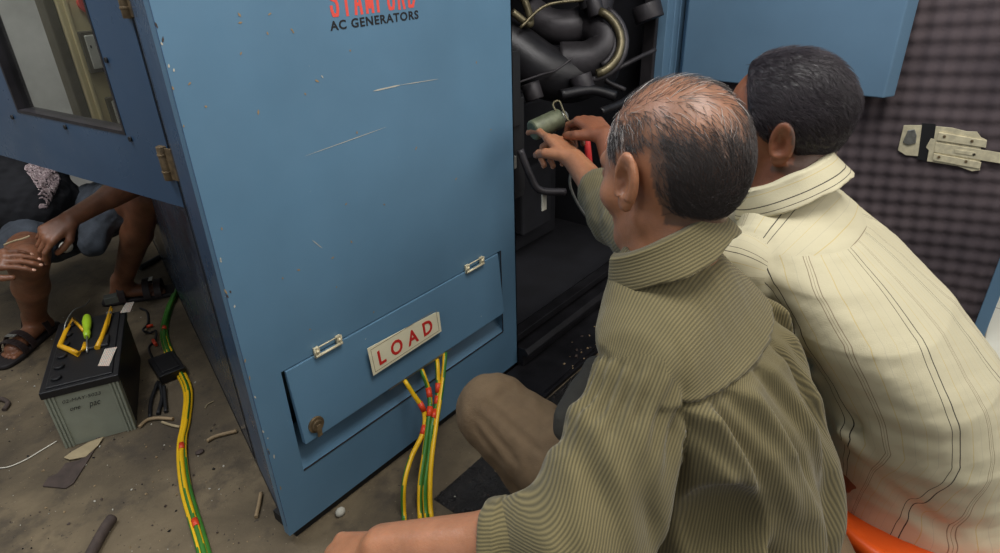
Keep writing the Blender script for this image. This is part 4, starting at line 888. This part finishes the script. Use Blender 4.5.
strands('hair', 'hair1', p1, h1c, H1 * HS1, head_sdf, bald, comb1, 11000, lambda q: .016 + .012 * (1 - sm(q[:, 2], -.05, .0)) + .012 * sm(q[:, 2], .03, .08), 5, w=.00027, lift=.0035, tone=tone1)

# shirt
slv = lambda p: smin(chain(p, [Ls + V(.015, 0, .000), Ls * .5 + Le * .5 + V(.010, .0, -.01), Le + V(.0, .0, -.01)], [.060, .069, .080], .03), chain(p, [Le + V(.0, .01, -.006), Le * .70 + Lw * .30], [.078, .050], .03), .04)
slvR = lambda p: chain(p, [Rs, Re, Re * .62 + Rw * .38], [.072, .060, .052], .03)
def torso1(p):
    p = p - SH1
    d = loft(p, [(.22, .845, .13, .155, .14), (.34, .842, .12, .160, .140), (.46, .836, .12, .158, .130), (.56, .83, .14, .156, .125), (.66, .828, .175, .158, .118), (.74, .828, .215, .160, .104), (.79, .830, .252, .150, .086), (.835, .832, .275, .105, .068), (.87, .835, .290, .066, .056)], 2.25)
    d = smin(d, cone(p, c7 - SH1 + V(0, -.005, -.055), Ls - SH1 + V(.022, 0, .008), .064, .060), .05); d = smin(d, cone(p, c7 - SH1 + V(0, -.005, -.055), Rs - SH1 + V(-.03, 0, -.005), .064, .060), .05); return d
YK = lambda p: p[:, 2] - (.741 + .04 * (p[:, 0] - .63)) + 3 * np.maximum(p[:, 1] - .29, 0) * 0
def shirt1(p):
    dt, ds, dr = torso1(p), slv(p), slvR(p)
    z, x, y = p[:, 2], p[:, 0], p[:, 1]; back = sm(.29 - y, 0, .05)
    yk = YK(p)
    g = sm(-yk, 0, .012) * sm(yk, -.30, -.03) * back         # gathers falling from the yoke seam
    dt = dt - g * (.0045 * np.sin(x * 190 + 6 * np.sin(z * 9)) + 0.012 * np.sin(x * 83 + 2.5 + 5 * z)) - sm(-yk, 0, .02) * back * .004 * sm(yk, -.4, -.05)
    low = sm(-yk, .10, .25) * back
    dt = dt - low * .019 * np.sin(x * 58 + 7 * z + 1.2 * np.sin(z * 20)) - low * .004 * wob(p, 26, 3)
    # cloth hanging over the waist, with the shaded hollow below it
    dt = smax(dt, -ell(p, at(722, 562, .79), (.100, .085, .092)), .014)
    axs = _n(Le - Ls); e1 = _n(np.cross(axs, V(0, 1, 0))); e2 = np.cross(axs, e1); qs = p - Ls; ts = qs @ axs; an_ = np.arctan2(qs @ e1, qs @ e2)
    ds = ds - .0045 * np.sin(15 * an_ + 4 * ts) * sm(ts, -.02, .03) * sm(.15 - ts, 0, .12)
    ds = ds - .0055 * wob(p, 24, 1) - .004 * np.sin((p - Ls) @ V(95, -60, 20) + 3 * wob(p, 10, 8)) * sm(np.linalg.norm(p - Ls, axis=1), .05, .12)
    for a, b, w, am in [((.60, .21, .70), (.50, .20, .53), .016, .014), ((.66, .20, .66), (.60, .19, .50), .018, .016), ((.56, .25, .74), (.48, .25, .60), .014, .010), ((.45, .33, .50), (.55, .25, .43), .014, .012), ((.50, .22, .60), (.43, .36, .50), .013, -.012), ((.62, .2, .6), (.55, .2, .47), .014, -.014), ((.47, .25, .57), (.46, .40, .50), .012, .010)]: ds = ds + fold(p, a, b, w, am)
    dr = dr - .004 * wob(p, 40, 4)
    m = dt - ds + .006; dt = dt - .0045 * sm(yk, -.001, .004) * back; ds = ds + .0035 * np.exp(-np.maximum(m, 0) / .012) * near(p, Ls, .16); d = smin(dt, ds, .022); d = smin(d, dr, .02)
    d = d + .0050 * np.exp(-(m / .0045) ** 2) * near(p, Ls, .22) + .0026 * np.exp(-(yk / .0028) ** 2) * back * (dt < ds) - .002 * np.exp(-((yk - .007) / .005) ** 2) * back * (dt < ds)
    d = d + .0008 * wob(p, 90, 7)
    d = smax(d, -(chain(p, [c7 + V(0, .01, -.02), nk0], [.062, .058])), .004)
    d = smax(d, -cone(p, Re * .85 + Rw * .15, Re * .3 + Rw * .7, .036, .040), .006)
    return d
def w1(v):
    v = np.asarray(v); th = np.arctan2(v[:, 0] - .79, -(v[:, 1] - .22)) * .15; thy = np.arctan2(v[:, 2] - .66, -(v[:, 1] - .30)) * .15
    ax = _n(Le - Ls); n1 = _n(np.cross(ax, CM @ [0, 0, 1])); fa = _n(Lw - Le); n2 = _n(np.cross(fa, CM @ [0, 0, 1])); t = sm((v - Le) @ _n(fa + ax), -.06, .06)
    def an(q, a):
        vd = CM @ V(0, 0, 1); f2 = _n(np.cross(a, vd)); f1 = np.cross(f2, a); return np.arctan2(q @ f2, -(q @ f1)) * .08
    s3 = (v - Ls) @ n1 * (1 - t) + t * ((v - Le) @ n2 + (Le - Ls) @ n1)
    return np.stack([th, thy, s3], 1)
def r1(v): return np.stack([np.where(v[:, 1] < .40, YK(v), 1), torso1(v) - np.minimum(slv(v), slvR(v)) + .006, 0 * v[:, 0]], 1)
shirt = skinmesh('shirt', shirt1, (.36, -.06, .20), (1.28, .75, .92), .0048, ['cord'], p1, {'weave': (w1, 3), 'region': (r1, 3)})
# collar: a stand round the neck with the leaf folded down outside it
cn = _n(V(-.10, .56, 1)); cc = c7 + V(-.008, .012, .026)
def collar1(p):
    k, z, d = ring(p, cc, cn, .070, .067, 0, V(1, 0, 0)); ang = np.arctan2((p - cc) @ V(0, 1, 0), (p - cc) @ V(1, 0, 0))
    stand = smax(np.abs(d) - .0028, np.abs(z - .004) - .020, .003); q = p - cn * 0
    sp = d - .012 - np.clip(.022 - z, 0, 1) * .38; leaf = smax(np.abs(sp) - .0046, np.maximum(z - .026, -.022 - .004 * np.sin(ang * 5) - z), .003)
    top = np.sqrt(np.maximum(np.abs(d - .005) - .004, 0) ** 2 + (z - .024) ** 2) - .0034
    d_ = smin(smin(stand, leaf, .002), top, .003) - .0016 * wob(p, 42, 2)
    gap = -((p - cc) @ _n(V(-.25, 1, 0)) - .062); return smax(d_, -gap, .004)
def wc1(v):
    a = np.arctan2((v - cc)[:, 1], (v - cc)[:, 0]); s = (v - cc) @ cn; return np.stack([s * 1.0 + 0 * a, s, s], 1)
skinmesh('collar', collar1, cc - .13, cc + .13, .0028, ['cord'], p1, {'weave': (wc1, 3), 'region': (lambda v: np.zeros((len(v), 3)) - 1, 3)})
# rolled cuff of the left sleeve
ca = _n(Lw - Le); cp = Le * .68 + Lw * .32
def cuff1(p):
    q = p - cp; z = q @ ca; rad = np.linalg.norm(q - np.outer(z, ca), axis=1); d = np.abs(rad - .0535 - .003 * np.sin(z * 120)) - .0040
    d = smax(d, np.abs(z) - .027, .004); return d + .0012 * wob(p, 50, 3) - .002 * np.exp(-((z - .004) / .004) ** 2)
def wcf(v): q = v - cp; s = q @ _n(np.cross(ca, CM @ [0, 0, 1])); return np.stack([s, s, s], 1)
skinmesh('cuff', cuff1, cp - .09, cp + .09, .0030, ['cord'], p1, {'weave': (wcf, 3), 'region': (lambda v: np.zeros((len(v), 3)) - 1, 3)})
# open front edge of the shirt with its dark lining
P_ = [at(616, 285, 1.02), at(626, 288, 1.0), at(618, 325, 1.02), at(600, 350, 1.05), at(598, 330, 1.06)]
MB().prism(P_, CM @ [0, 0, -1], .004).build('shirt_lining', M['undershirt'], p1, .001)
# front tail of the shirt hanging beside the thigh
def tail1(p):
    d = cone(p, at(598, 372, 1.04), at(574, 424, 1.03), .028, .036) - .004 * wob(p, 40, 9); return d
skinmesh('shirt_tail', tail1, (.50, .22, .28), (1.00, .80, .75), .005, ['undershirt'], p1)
# trousers
def trace(f, px, py, d0):
    d = d0
    for _ in range(60): d += float(f(at(px, py, d)[None])[0]) * .8
    return at(px, py, d)
tr0 = lambda p: smin(chain(p, [hipL + V(0, 0, .02), hipL * .4 + knL * .6, knL], [.115, .088, .074], .03), chain(p, [knL, knL * .5 + anL * .5, anL], [.070, .066, .056], .03), .022)
wr1 = [(trace(tr0, *a, .8), trace(tr0, *b, .8)) for a, b in (((478, 416), (516, 462)), ((486, 404), (540, 452)), ((502, 396), (552, 428)), ((474, 428), (500, 462)), ((512, 388), (552, 402)))]
def tr1(p):
    d = chain(p, [hipL + V(0, 0, .02), hipL * .4 + knL * .6, knL], [.115, .088, .074], .03); d = smin(d, chain(p, [knL, knL * .5 + anL * .5, anL], [.070, .066, .056], .03), .022)
    d = smin(d, chain(p, [hipR, knR, anR], [.11, .075, .06], .03), .04); d = smin(d, ell(p, (.845, .13, .27), (.18, .15, .12)), .04)
    for a, b, w, am in [((.70, .60, .36), (.74, .42, .27), .010, .009), ((.69, .63, .39), (.72, .48, .33), .008, -.008), ((.70, .66, .38), (.76, .52, .22), .010, .008), ((.72, .69, .40), (.80, .56, .20), .009, -.008), ((.70, .55, .44), (.76, .36, .34), .010, .008), ((.69, .50, .36), (.74, .36, .28), .009, -.009)]: d = d + fold(p, a, b, w, am * 1.7)
    for a, b in wr1: d = d + fold(p, a, b, .0075, -.0075)
    return d - .0030 * wob(p, 45, 6)
skinmesh('trousers', tr1, (.58, -.08, .0), (1.12, .80, .52), .0055, ['trouser1'], p1)
for a in (anL, anR):
    m = MB(); m.box((a[0] - .045, a[1] - .10, .0), (a[0] + .045, a[1] + .17, .022)); m.box((a[0] - .048, a[1] + .05, .022), (a[0] + .048, a[1] + .08, .06)); m.build('sandal', M['sandal'], p1, .008)

# ================================================================= MAN IN THE STRIPED SHIRT
p2 = empty('person', (1.2, 0, 0), 'black haired man in a cream striped shirt with rolled sleeves sitting on the orange stool', 'person')
h2c, H2 = head_frame(at(779, 127, 1.12), math.radians(13), math.radians(-14), math.radians(-3))
nk2 = h2c + H2 @ V(0, -.030, -.055); c72 = V(1.138, .280, .850); SH2 = V(-.068, .066, -.010)
Ls2, Le2 = V(.995, .285, .745), V(1.10, .530, .665); Rs2, Re2, Rw2 = V(1.305, .275, .755), V(1.50, .46, .62), V(1.47, .72, .66)
tgt2 = at(583, 116, 1.57); Lw2 = at(606, 137, 1.49)
HL2 = hand_prims(Lw2, tgt2 - Lw2, V(-.1, -.35, .95), 1, [(.65, .9, .5), (.8, 1.0, .6), (.7, 1.0, .7), (.6, .9, .7)], .98, thumb=(.55, .8))
HR2 = hand_prims(Rw2, V(-.02, .9, .1), V(.5, -.2, .8), -1, [.7, .8, .8, .8], 1.0)
def body2(p):
    d = loft(p - SH2, [(.30, 1.25, -.05, .12, .11), (.45, 1.22, -.03, .12, .10), (.62, 1.20, .04, .12, .09), (.76, 1.195, .14, .12, .07), (.83, 1.195, .20, .08, .06)])
    d = smin(d, chain(p, [c72 + V(0, .0, -.03), (c72 + nk2) / 2, nk2], [.066, .058, .056]), .03)
    d = smin(d, chain(p, [Ls2, Le2, Lw2], [.050, .040, .026], .02), .03); d = smin(d, cone(p, Le2, Le2 + (Lw2 - Le2) * .45, .040, .034), .02)
    d = smin(d, chain(p, [Rs2, Re2, Rw2], [.050, .040, .026], .02), .03)
    for s, kx in ((1.17, 1.14), (1.28, 1.32)): d = smin(d, chain(p, [V(s, .03, .36), V(kx, .38, .46), V(kx, .34, .09), V(kx, .50, .03)], [.075, .052, .036, .028]), .03)
    d = masked(p, d, h2c, .22, lambda x: head_sdf((x - h2c) @ H2), .018)
    d = masked(p, d, Lw2 + _n(tgt2 - Lw2) * .09, .16, lambda x: hand_sdf(x, HL2), .010)
    return masked(p, d, Rw2 + V(0, .09, 0), .16, lambda x: hand_sdf(x, HR2), .010)
def hl2(q):
    z, y, x = q[:, 2], q[:, 1], q[:, 0]; low = np.where(y > .012, -.004 + (y - .012) * 1.5, -.056 - .068 * sm(-y, .0, .06)) ; m = sm(z, low - .003, low + .005)
    front = 1 - sm(y, .034, .042); near_ear = 1 - ((np.abs(y + .006) < .020) & (z < .034) & (z > -.045) & (np.abs(x) > .058)) * 1.0
    return np.clip(m * front * near_ear, 0, 1)
skinmesh('body', body2, (.98, -.22, -.02), (1.66, 1.12, 1.12), .0038, ['skin2'], p2, {'scalp': (lambda v: np.where(np.linalg.norm(v - h2c, axis=1) < .16, hl2((v - h2c) @ H2), 0), 1)})
nails(HL2, p2)
def cap2(p):
    q = (p - h2c) @ H2; z, y, x = q[:, 2], q[:, 1], q[:, 0]; th = .004 + .009 * sm(z, -.06, .05)
    low = np.where(y > .012, .000 + (y - .012) * 1.5, -.050 - .062 * sm(-y, .0, .06)); d = cranium(q, 0) - th - .0012 * wob(q, 160, 5)
    cut = np.maximum(low - z, y - .038); e = np.maximum.reduce([np.abs(y + .008) - .018, z - .030, -z - .05, .058 - np.abs(x)]); return smax(smax(d, cut, .008), -e, .006)
hair2 = skinmesh('hair', cap2, h2c - .15, h2c + .15, .0034, ['hair2'], p2)
def comb2(q): return np.stack([np.sign(q[:, 0]) * .25, -.75 + 0 * q[:, 0], -.7 + 0 * q[:, 0]], 1)
def sc2(q): return cranium(q) - (.002 + .009 * sm(q[:, 2], -.06, .05))
strands('hair_strands', 'hair2', hair2 if False else p2, h2c, H2, sc2, hl2, comb2, 13000, lambda q: .014 + .014 * sm(q[:, 2], -.03, .06), 9, w=.00032, lift=.006)
# striped shirt
sl2 = lambda p: chain(p, [Ls2 + V(.02, -.01, .0), Le2 * .45 + Ls2 * .55 + V(0, 0, -.020), Le2 * .85 + Ls2 * .15], [.072, .088, .082], .03)
sr2 = lambda p: chain(p, [Rs2, Re2 * .8 + Rs2 * .2], [.068, .074], .03)
def torso2(p):
    p = p - SH2
    d = loft(p, [(.12, 1.34, -.115, .225, .215), (.26, 1.33, -.11, .215, .210), (.36, 1.30, -.085, .190, .180), (.48, 1.25, -.062, .185, .160), (.60, 1.22, -.02, .190, .145), (.70, 1.195, .055, .195, .125), (.77, 1.20, .125, .185, .100), (.81, 1.20, .165, .150, .082), (.85, 1.20, .205, .095, .066)], 2.3)
    d = smin(d, cone(p, c72 - SH2 + V(0, -.010, -.060), Ls2 - SH2 + V(.03, -.01, -.005), .068, .060), .05); d = smin(d, cone(p, c72 - SH2 + V(0, -.01, -.06), Rs2 - SH2 + V(-.03, -.01, -.005), .068, .062), .05); return d
YK2 = lambda p: p[:, 2] - (.800 + .0 * p[:, 0]) - .12 * (p[:, 0] - 1.2) * 0
def shirt2(p):
    dt, ds, dr = torso2(p), sl2(p), sr2(p); x, y, z = p.T; back = sm(.24 - y, 0, .06)
    dt = dt - .004 * wob(p, 18, 11) - .0012 * wob(p, 40, 12)
    for a, b, w, am in [(V(*a_), V(*b_), w_, m_) for a_, b_, w_, m_ in [((1.03, .12, .66), (1.30, -.05, .58), .012, .012), ((1.02, .10, .62), (1.36, -.04, .48), .013, .016), ((1.00, .06, .58), (1.22, -.13, .44), .016, -.014), ((1.02, .06, .54), (1.20, -.16, .38), .016, .016), ((1.05, .02, .46), (1.12, -.17, .34), .018, -.016), ((1.10, .10, .80), (1.26, .03, .74), .011, .008), ((1.30, .08, .80), (1.36, .02, .66), .012, .010), ((1.24, .06, .78), (1.33, -.06, .58), .010, -.009), ((1.00, .14, .70), (1.14, -.02, .60), .010, .009), ((.98, .02, .42), (1.08, -.16, .30), .014, .014), ((1.2, -.12, .6), (1.38, -.1, .4), .014, .010)]]: dt = dt + fold(p, a + SH2, b + SH2, w * .95, am * 1.35)
    ds = ds - .004 * wob(p, 30, 13)
    for a, b, w, am in [((1.02, .18, .80), (1.05, .30, .70), .010, .008), ((1.06, .20, .71), (1.00, .34, .68), .010, -.008), ((1.0, .25, .83), (1.05, .42, .80), .011, .008)]: ds = ds + fold(p, a, b, w, am)
    m = dt - ds; d = smin(smin(dt, ds, .014), dr, .02); yk = YK2(p)
    d = d + .0022 * np.exp(-(m / .004) ** 2) * near(p, Ls2, .22) + .0018 * np.exp(-(yk / .0028) ** 2) * back * (dt < ds)
    d = smax(d, -(chain(p, [c72 + V(0, .01, -.02), nk2], [.064, .060])), .004); return smax(d, -cone(p, Le2 * .7 + Ls2 * .3, Le2 * 1.3 - Ls2 * .3, .048, .060), .006)
def w2(v):
    ax = _n(Le2 - Ls2); n1 = _n(np.cross(ax, V(.2, -.9, .5))); ww = .010 * np.sin(v[:, 2] * 26 + 9 * v[:, 0]) + .0015 * np.sin(v[:, 2] * 70 + 3)
    cy = np.interp(v[:, 2], [.3, .5, .7, .8], [.05, .03, .12, .22]); th = np.arctan2(v[:, 0] - 1.14, -(v[:, 1] - cy)) * .19; thy = np.arctan2(v[:, 2] - .70, -(v[:, 1] - .30)) * .16
    e1 = _n(np.cross(ax, V(0, 0, 1))); e2 = np.cross(ax, e1); q = v - Ls2
    return np.stack([th + ww * .5, thy, np.arctan2(q @ e1, q @ e2) * .085 + .3 * ww + .05], 1)
def r2(v): return np.stack([np.where(v[:, 1] < .30, YK2(v), 1), torso2(v) - np.minimum(sl2(v), sr2(v)), 0 * v[:, 0]], 1)
skinmesh('shirt', shirt2, (.88, -.34, .12), (1.60, .62, .92), .0048, ['stripe'], p2, {'weave': (w2, 3), 'region': (r2, 3)})
cn2 = _n(V(-.04, .56, 1)); cc2 = c72 + V(.002, .007, .010)
def collar2(p):
    k, z, d = ring(p, cc2, cn2, .072, .069, 0, V(1, 0, 0)); ang = np.arctan2((p - cc2) @ V(0, 1, 0), (p - cc2) @ V(1, 0, 0))
    stand = smax(np.abs(d) - .0028, np.abs(z - .004) - .020, .003); sp = d - .012 - np.clip(.020 - z, 0, 1) * .38
    leaf = smax(np.abs(sp) - .0046, np.maximum(z - .024, -.024 - z), .003); top = np.sqrt(np.maximum(np.abs(d - .004) - .004, 0) ** 2 + (z - .022) ** 2) - .0034
    return smax(smin(smin(stand, leaf, .002), top, .003) - .0018 * wob(p, 42, 2), ((p - cc2) @ _n(V(0, 1, 0)) - .064), .004)
skinmesh('collar', collar2, cc2 - .13, cc2 + .13, .0028, ['stripe'], p2, {'weave': (lambda v: np.stack([(v - cc2) @ cn2 * 1.3 + .03] * 3, 1), 3), 'region': (lambda v: np.zeros((len(v), 3)) - 1, 3)})
def tr2(p):
    d = ell(p, (1.23, -.0, .37), (.115, .11, .08))
    for s, kx in ((1.10, 1.12), (1.27, 1.32)): d = smin(d, chain(p, [V(s + .07, .06, .36), V(kx, .38, .44), V(kx, .34, .10)], [.070, .078, .058]), .04)
    return d - .003 * wob(p, 40, 6)
skinmesh('trousers', tr2, (.96, -.24, .03), (1.44, .50, .58), .007, ['trouser2'], p2)
for kx in (1.12, 1.32):
    m = MB(); m.box((kx - .045, .24, .0), (kx + .045, .52, .022)); m.box((kx - .048, .38, .022), (kx + .048, .42, .06)); m.build('sandal', M['sandal'], p2, .008)

# ================================================================= PERSON CROUCHING BEHIND THE BATTERY
p3 = empty('person', (.62, 2.75, 0), 'crouching person in black printed shirt and slate shorts, cut off by the blue door', 'person')
hipA, hipB = V(.60, 2.98, .27), V(.80, 2.98, .27)
knA, anA, toA = at(28, 262, 2.02), V(.345, 2.63, .075), V(.325, 2.47, .03)
knB, anB, toB = at(148, 196, 2.28), V(.775, 2.70, .075), V(.885, 2.60, .03)
anA = pl(35, 318, 2, .075); toA = pl(14, 348, 2, .03); anB = pl(122, 284, 2, .075); toB = pl(152, 289, 2, .03)
sA, eA, wA = V(.42, 2.95, .62), V(.30, 2.70, .52), at(-2, 262, 1.92)
sB = V(.78, 2.90, .64); eB, wB = at(140, 180, 2.15), at(72, 218, 1.98)
hdB = at(40, 240, 1.93); hdA = at(12, 262, 1.90)
HB = hand_prims(wB, hdB - wB, V(-.3, -.5, .8), 1, [(.5, .6, .3), (.65, .7, .4), (.75, .7, .5), (.8, .8, .5)], .98, thumb=(.3, 1.0))
HA = hand_prims(at(-22, 264, 1.91), at(20, 256, 1.90) - at(-22, 264, 1.91), V(-.1, -.6, .8), -1, [(.25, .35, .3), (.3, .4, .3), (.3, .45, .3), (.35, .5, .3)], .95, thumb=(.5, .5))
hc3, H3 = head_frame(V(.30, 2.68, .83), math.radians(170), math.radians(-25))
def foot(p, a, t): return smin(smin(cone_e(p, a + V(0, 0, -.03), t, .036, .030, V(0, 0, 1), .8), cone(p, a, a + V(0, 0, .02), .034, .034), .02), cone(p, a + _n(a - t) * V(1, 1, 0) * .035 + V(0, 0, -.045), a, .028, .03), .02)
def toes(p, a, t):
    f = _n((t - a) * V(1, 1, 0)); s = np.cross([0, 0, 1.], f); d = None
    for i, (o, L, r) in enumerate([(-.030, .030, .011), (-.013, .030, .0085), (.002, .026, .008), (.015, .020, .0075), (.027, .012, .007)]):
        b = t + s * o * (1 if a[0] > .6 else -1) + V(0, 0, -.012); e = cone(p, b, b + f * (L + .012), r, r * .9); d = e if d is None else smin(d, e, .001)
    return d
def body3(p):
    d = loft(p, [(.20, .70, 2.98, .15, .12), (.40, .66, 2.97, .14, .10), (.52, .60, 2.93, .15, .09), (.62, .58, 2.91, .16, .08), (.68, .56, 2.88, .08, .06)])
    d = smin(d, chain(p, [V(.54, 2.86, .66), hc3 + H3 @ V(0, -.03, -.05)], [.062, .054]), .03)
    d = smin(d, chain(p, [hipA, knA * .75 + hipA * .25, knA], [.085, .062, .056]), .03); d = smin(d, chain(p, [knA, knA * .6 + anA * .4, anA], [.054, .052, .034]), .02)
    d = smin(d, chain(p, [hipB, knB * .75 + hipB * .25, knB], [.085, .062, .056]), .03); d = smin(d, chain(p, [knB, knB * .6 + anB * .4, anB], [.054, .052, .034]), .02)
    for a, t in ((anA, toA), (anB, toB)): d = smin(d, foot(p, a, t), .02); d = smin(d, toes(p, a, t), .005)
    d = smin(d, chain(p, [sA, eA, HA[0][0][0]], [.046, .038, .026]), .03); d = smin(d, chain(p, [sB, eB, wB], [.046, .040, .027]), .03)
    d = smin(d, cone(p, eB, eB * .55 + wB * .45, .040, .034), .02)
    d = masked(p, d, hc3, .22, lambda x: head_sdf((x - hc3) @ H3), .018)
    d = masked(p, d, wB + _n(hdB - wB) * .09, .16, lambda x: hand_sdf(x, HB), .010); return masked(p, d, HA[0][0][0] + _n(HA[0][0][1] - HA[0][0][0]) * .09, .16, lambda x: hand_sdf(x, HA), .010)
b3 = skinmesh('body', body3, (.05, 2.05, -.02), (1.05, 3.15, 1.12), .0050, ['skin3'], p3, {'scalp': (lambda v: np.where(np.linalg.norm(v - hc3, axis=1) < .16, hl2((v - hc3) @ H3), 0), 1)})
nails(HB, p3); nails(HA, p3)
skinmesh('hair', lambda p: (lambda q: smax(cranium(q, 0) - .011 - .0012 * wob(q, 160, 5), np.maximum(-.03 - q[:, 2] + .9 * np.maximum(q[:, 1], 0), q[:, 1] - .06), .008))((p - hc3) @ H3), hc3 - .16, hc3 + .16, .006, ['hair2'], p3)
def shirt3(p):
    d = loft(p, [(.20, .68, 2.96, .20, .16), (.36, .64, 2.90, .20, .17), (.46, .58, 2.86, .20, .16), (.56, .56, 2.87, .20, .13), (.63, .55, 2.88, .18, .11), (.69, .55, 2.87, .09, .07)])
    d = smin(d, cone(p, sA, sA * .4 + eA * .6, .068, .066), .04); d = smin(d, cone(p, sB, sB * .6 + eB * .4, .068, .064), .04)
    d = smin(d, ell(p, at(28, 205, 2.35), (.12, .12, .13)), .05)
    return d - .009 * wob(p, 22, 21) - .003 * wob(p, 60, 22)
sh3 = skinmesh('shirt', shirt3, (.16, 2.45, .18), (1.0, 3.2, .86), .0065, ['blackshirt'], p3)
# pale print on the shirt front, built as a thin layer following the cloth
pc_ = at(50, 190, 2.25)
def trace(f, px, py, d0):
    d = d0
    for _ in range(60): d += float(f(at(px, py, d)[None])[0]) * .8
    return at(px, py, d)
pr_a, pr_b = trace(shirt3, 44, 174, 1.7), trace(shirt3, 43, 208, 1.7)
def print3(p): 
    s = shirt3(p) - .003; q = cone(p, pr_a, pr_b, .062, .014); return smax(smax(s, -(s + .004), .001), q, .004)
skinmesh('shirt_print', print3, (.30, 2.40, .30), (1.0, 3.0, .80), .0055, ['print'], p3)
def shorts3(p):
    d = ell(p, (.70, 2.98, .26), (.20, .16, .13)); d = smin(d, chain(p, [hipA, hipA * .45 + knA * .55], [.115, .092]), .05); d = smin(d, chain(p, [hipB, hipB * .35 + knB * .65], [.12, .10]), .05)
    d = smin(d, chain(p, [at(100, 220, 2.35), at(92, 245, 2.3)], [.06, .045]), .05)
    return d - .007 * wob(p, 30, 31) - .003 * wob(p, 70, 32)
skinmesh('shorts', shorts3, (.30, 2.15, .10), (1.05, 3.2, .62), .0065, ['shorts'], p3)
hb = hipB * .30 + knB * .70; ha = _n(knB - hipB)
def hem3(p): q = p - hb; z = q @ ha; rad = np.linalg.norm(q - np.outer(z, ha), axis=1); return smax(np.abs(rad - .092) - .005, np.abs(z) - .022, .004) - .001 * wob(p, 60, 1)
skinmesh('shorts_hem', hem3, hb - .14, hb + .14, .005, ['hem'], p3)
for a, t in ((anA, toA), (anB, toB)):
    f = _n((t - a) * V(1, 1, 0)); s = np.cross([0, 0, 1.], f); c = (a + t) / 2 * V(1, 1, 0); 
    def sole(p, c=c, f=f, s=s, t=t, a=a):
        q = p - c; u, w = q @ f, q @ s; L = .150; hw = .040 + .010 * sm(u, -.02, .09); k = np.sqrt((u / L) ** 4 + (w / hw) ** 4 + 1e-9) ** .5; k = ((u - .01) ** 2 / L ** 2) ** 2 + (w / hw) ** 4; d = (k ** .25 - 1) * hw
        return smax(d, np.abs(p[:, 2] - .009) - .009, .005)
    so = skinmesh('sandal', sole, c - V(.2, .2, .02), c + V(.2, .2, .04), .005, ['sole'], p3)
    def strap(off, lift, r=.052, w_=.013):
        P = [c + f * off + s * (r * math.cos(th)) + V(0, 0, .014 + lift * math.sin(th)) for th in np.linspace(0, math.pi, 14)]
        m = MB()
        for i in range(13):
            A_, B_ = P[i], P[i + 1]; m.hexa([A_ - f * w_, A_ + f * w_, B_ + f * w_, B_ - f * w_], [q_ + V(0, 0, .004) + s * .003 * math.cos(math.pi * i / 13) for q_ in (A_ - f * w_, A_ + f * w_, B_ + f * w_, B_ - f * w_)])
        m.build('strap', M['sandal'], so, .001)
    strap(.075, .050); strap(.035, .062); strap(-.055, .085, .048)
    m = MB(); q_ = c + f * .055 + V(0, 0, .074); m.box((-.008, -.018, 0), (.008, .018, .004), 0, rotz(math.atan2(f[1], f[0])), q_); m.build('buckle', M['steel'], so, .001)
# things in the crouching person's hands
k = MB().tube(spline([at(4, 245, 1.90), at(14, 241, 1.90), at(22, 239, 1.905), at(30, 236, 1.91)], 6), .0028, 8).build('pale_stick', M['cardpale']); tag(k, 'thin pale stick held between the crouching person\'s hands', 'tool')
k = MB().ball(at(66, 247, 2.15), (.022, .014, .020), 12, 8).build('white_scrap', M['off_white']); tag(k, 'small white scrap below the crouching person\'s hand', 'scrap')
